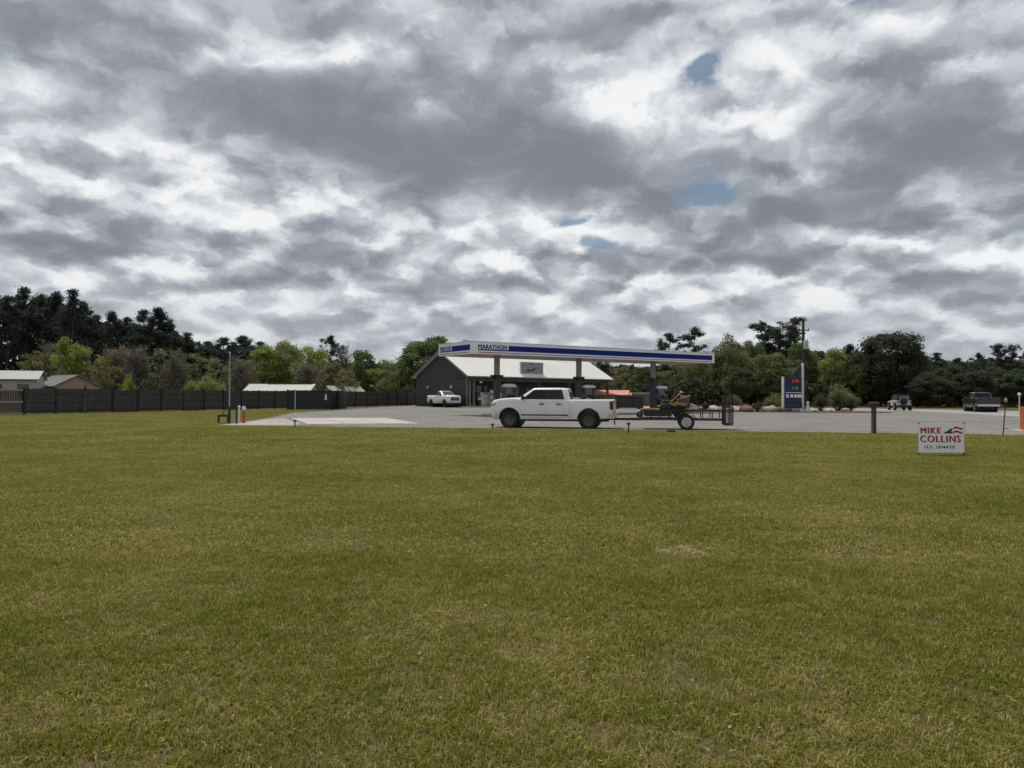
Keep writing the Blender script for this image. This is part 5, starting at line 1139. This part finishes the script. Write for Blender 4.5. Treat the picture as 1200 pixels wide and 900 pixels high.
for s_ in (-1, 1):
    r_ = MB().bar((rx, s_ * hw, dz + rail_h), (fx, s_ * hw, dz + rail_h), .05, .06).build('side_rail', black_metal, tr_)
    for x in (rx + .03, -1.15, -.72, .75, 1.2, 1.62, fx - .03): MB().bx(x - .022, x + .022, s_ * hw - .022, s_ * hw + .022, dz + .02, dz + rail_h - .03).build('upright', black_metal, r_)
    fen = []
    arc = [(q, .47) for q in np.linspace(.35, math.pi - .35, 11)]
    MB().loft([[(.47 * math.cos(q), s_ * .84, .36 + .45 * math.sin(q)), (.47 * math.cos(q), s_ * 1.10, .36 + .45 * math.sin(q)), (.45 * math.cos(q), s_ * 1.10, .36 + .43 * math.sin(q)), (.45 * math.cos(q), s_ * .84, .36 + .43 * math.sin(q))] for q, _ in arc]).build('fender', black_metal, tr_)
    wheel(tr_, 0, s_ * .97, .36, .22, white_rim, s_, 8, .62)
    MB().bx(rx - .04, rx - .005, s_ * .6 - .08, s_ * .6 + .08, dz - .12, dz - .02).build('tail_light', red_lens, tr_)
MB().tube((0, -.9, .36), (0, .9, .36), .035).build('axle', black_metal, tr_)
fb = MB().bar((fx, -hw, dz + rail_h), (fx, hw, dz + rail_h), .05, .06); 
for y in (-.78, -.4, 0, .4, .78): fb.bx(fx - .02, fx + .02, y - .02, y + .02, dz, dz + rail_h)
fb.build('front_rail', black_metal, tr_)
# raised gate: frame, cross bars and mesh
gq = MB(); gh = 1.38
for y in np.linspace(-.76, .76, 6): gq.bx(rx - .12, rx - .07, y - .025, y + .025, dz - .3, dz + gh - .3)
for z in (dz - .27, dz + .1, dz + .45, dz + .8, dz + gh - .32): gq.bx(rx - .115, rx - .075, -.76, .76, z - .02, z + .02)
ga_ = gq.build('ramp_gate', black_metal, tr_)
ms_ = MB()
for y in np.arange(-.74, .75, .05): ms_.bx(rx - .10, rx - .09, y - .006, y + .006, dz - .28, dz + gh - .33)
for z in np.arange(dz - .25, dz + gh - .34, .06): ms_.bx(rx - .108, rx - .1, -.74, .74, z - .006, z + .006)
ms_.build('wire_mesh', black_metal, ga_)
for s_ in (-1, 1):
    MB().bx(rx - .44, rx - .12, s_ * .76 - .02, s_ * .76 + .02, dz - .3, dz - .24).build('gate_foot', black_metal, ga_); MB().bx(rx - .44, rx - .12, s_ * .76 - .02, s_ * .76 + .02, dz + gh - .36, dz + gh - .30).build('gate_foot', black_metal, ga_)
    for x in (.18, .25, .32, .39, .44): MB().bx(rx - x - .018, rx - x + .018, s_ * .76 - .025, s_ * .76 + .025, dz - .239, dz + gh - .361).build('gate_bar', black_metal, ga_)
for z in np.arange(dz - .2, dz + gh - .3, .12): MB().bx(rx - .43, rx - .41, -.73, .73, z - .02, z + .02).build('gate_slat', black_metal, ga_)

# mower on the trailer
mo_p = to + hv * .95
mw = thing('ride_on_mower', 'yellow zero turn ride-on mower standing on the black trailer', 'mower', (mo_p.x, mo_p.y, z_lot + dz + .02), HD)
yel = mat('mower yellow', (.36, .185, .035), .5, var=.12, dirt=(.16, .11, .05, .6), dscale=4); seat_m = mat('black vinyl seat', (.018, .018, .019), .5, var=.15); eng = mat('engine grey', (.05, .055, .065), .5, var=.3)
fq = MB()
for s_ in (-1, 1): fq.bar((-1.0, s_ * .28, .42), (.25, s_ * .28, .40), .06, .09).bar((.25, s_ * .28, .40), (1.05, s_ * .34, .36), .06, .09)
fq.bar((1.03, -.36, .36), (1.03, .36, .36), .08, .09); fq.bx(-.98, -.9, -.3, .3, .36, .48); fq.build('frame', yel, mw)
dk_ = MB().prism([(-.3, .07), (.92, .07), (1.0, .16), (.96, .33), (-.2, .36), (-.3, .28)], -.72, .72, 'y').build('cutting_deck', mat('deck blue black', (.02, .03, .04), .5, var=.3), mw, bevel=.02)
for s_ in (-1, 1): MB().lathe([(0, .33), (.13, .33), (.13, .40), (.05, .42), (0, .42)], 'z', 12, (.35, s_ * .4, 0)).build('spindle_cover', yel, dk_)
MB().bx(.1, .95, -.3, .3, .40, .43).build('foot_plate', yel, mw)
for s_ in (-1, 1):
    wheel(mw, -.62, s_ * .55, .31, .28, black_metal, s_, 5, .5); MB().prism([(-.28, .40), (.20, .40), (.26, .52), (.16, .66), (-.28, .66)], s_ * .34, s_ * .60, 'y').build('fuel_tank', seat_m, mw, bevel=.03); c_ = MB().lathe([(.05, -.05), (.13, -.06), (.14, 0), (.13, .06), (.05, .05)], 'y', 14).build('caster_wheel', rubber, mw, smooth=True); c_.location = (1.18, s_ * .44, .14)
    MB().path([(1.18, s_ * .44 + .075, .14), (1.12, s_ * .44 + .075, .32), (1.08, s_ * .44, .42)], .025, 6).build('caster_fork', yel, mw)
    MB().path([(-.05, s_ * .33, .45), (.05, s_ * .36, .72), (.0, s_ * .36, .98), (.0, s_ * .12, 1.02)], .022, 6).build('steering_lever', black_metal, mw)
    MB().prism([(-.98, .56), (-.30, .56), (-.22, .66), (-.5, .72), (-.98, .70)], s_ * .40, s_ * .68, 'y').build('wheel_guard', yel, mw)
se = MB().bx(-.42, .14, -.29, .29, .66, .80).build('seat', seat_m, mw, bevel=.05); MB().box((-.47, 0, 1.04), (.15, .56, .56), (0, R(-16), 0)).build('backrest', seat_m, se, bevel=.05)
for s_ in (-1, 1): MB().bx(-.4, -.05, s_ * .27, s_ * .34, .84, .89).build('armrest', seat_m, se)
MB().bx(-.38, .02, -.22, .22, .45, .62).build('seat_box', eng, mw)
en2 = MB().bx(-1.12, -.56, -.36, .36, .46, .92).build('engine', eng, mw, bevel=.04); MB().lathe([(0, .92), (.22, .92), (.22, 1.0), (.16, 1.04), (0, 1.04)], 'z', 16, (-.82, 0, 0)).build('engine_cover', black_plastic, en2); MB().tube((-1.1, -.2, .6), (-1.1, .2, .6), .07).build('muffler', rust, en2)
# lowered roll bar, folded arms slanting up to the rear as in the photograph
rq = MB()
for s_ in (-1, 1): rq.path([(-.50, s_ * .36, .5), (-.56, s_ * .36, .86), (-1.15, s_ * .36, 1.02)], .03, 8); rq.path([(.35, s_ * .33, .52), (-.15, s_ * .38, .62), (-.72, s_ * .36, 1.16)], .028, 8)
rq.path([(-1.15, -.36, 1.02), (-1.15, .36, 1.02)], .03, 8); rq.build('roll_bar', yel, mw)
for s_ in (-1, 1): MB().lathe([(0, -.05), (.045, -.03), (.045, .03), (0, .05)], 'x', 8, (-.74, s_ * .36, 1.18)).build('lever_knob', mat('pale knob', (.5, .45, .36), .5), mw)
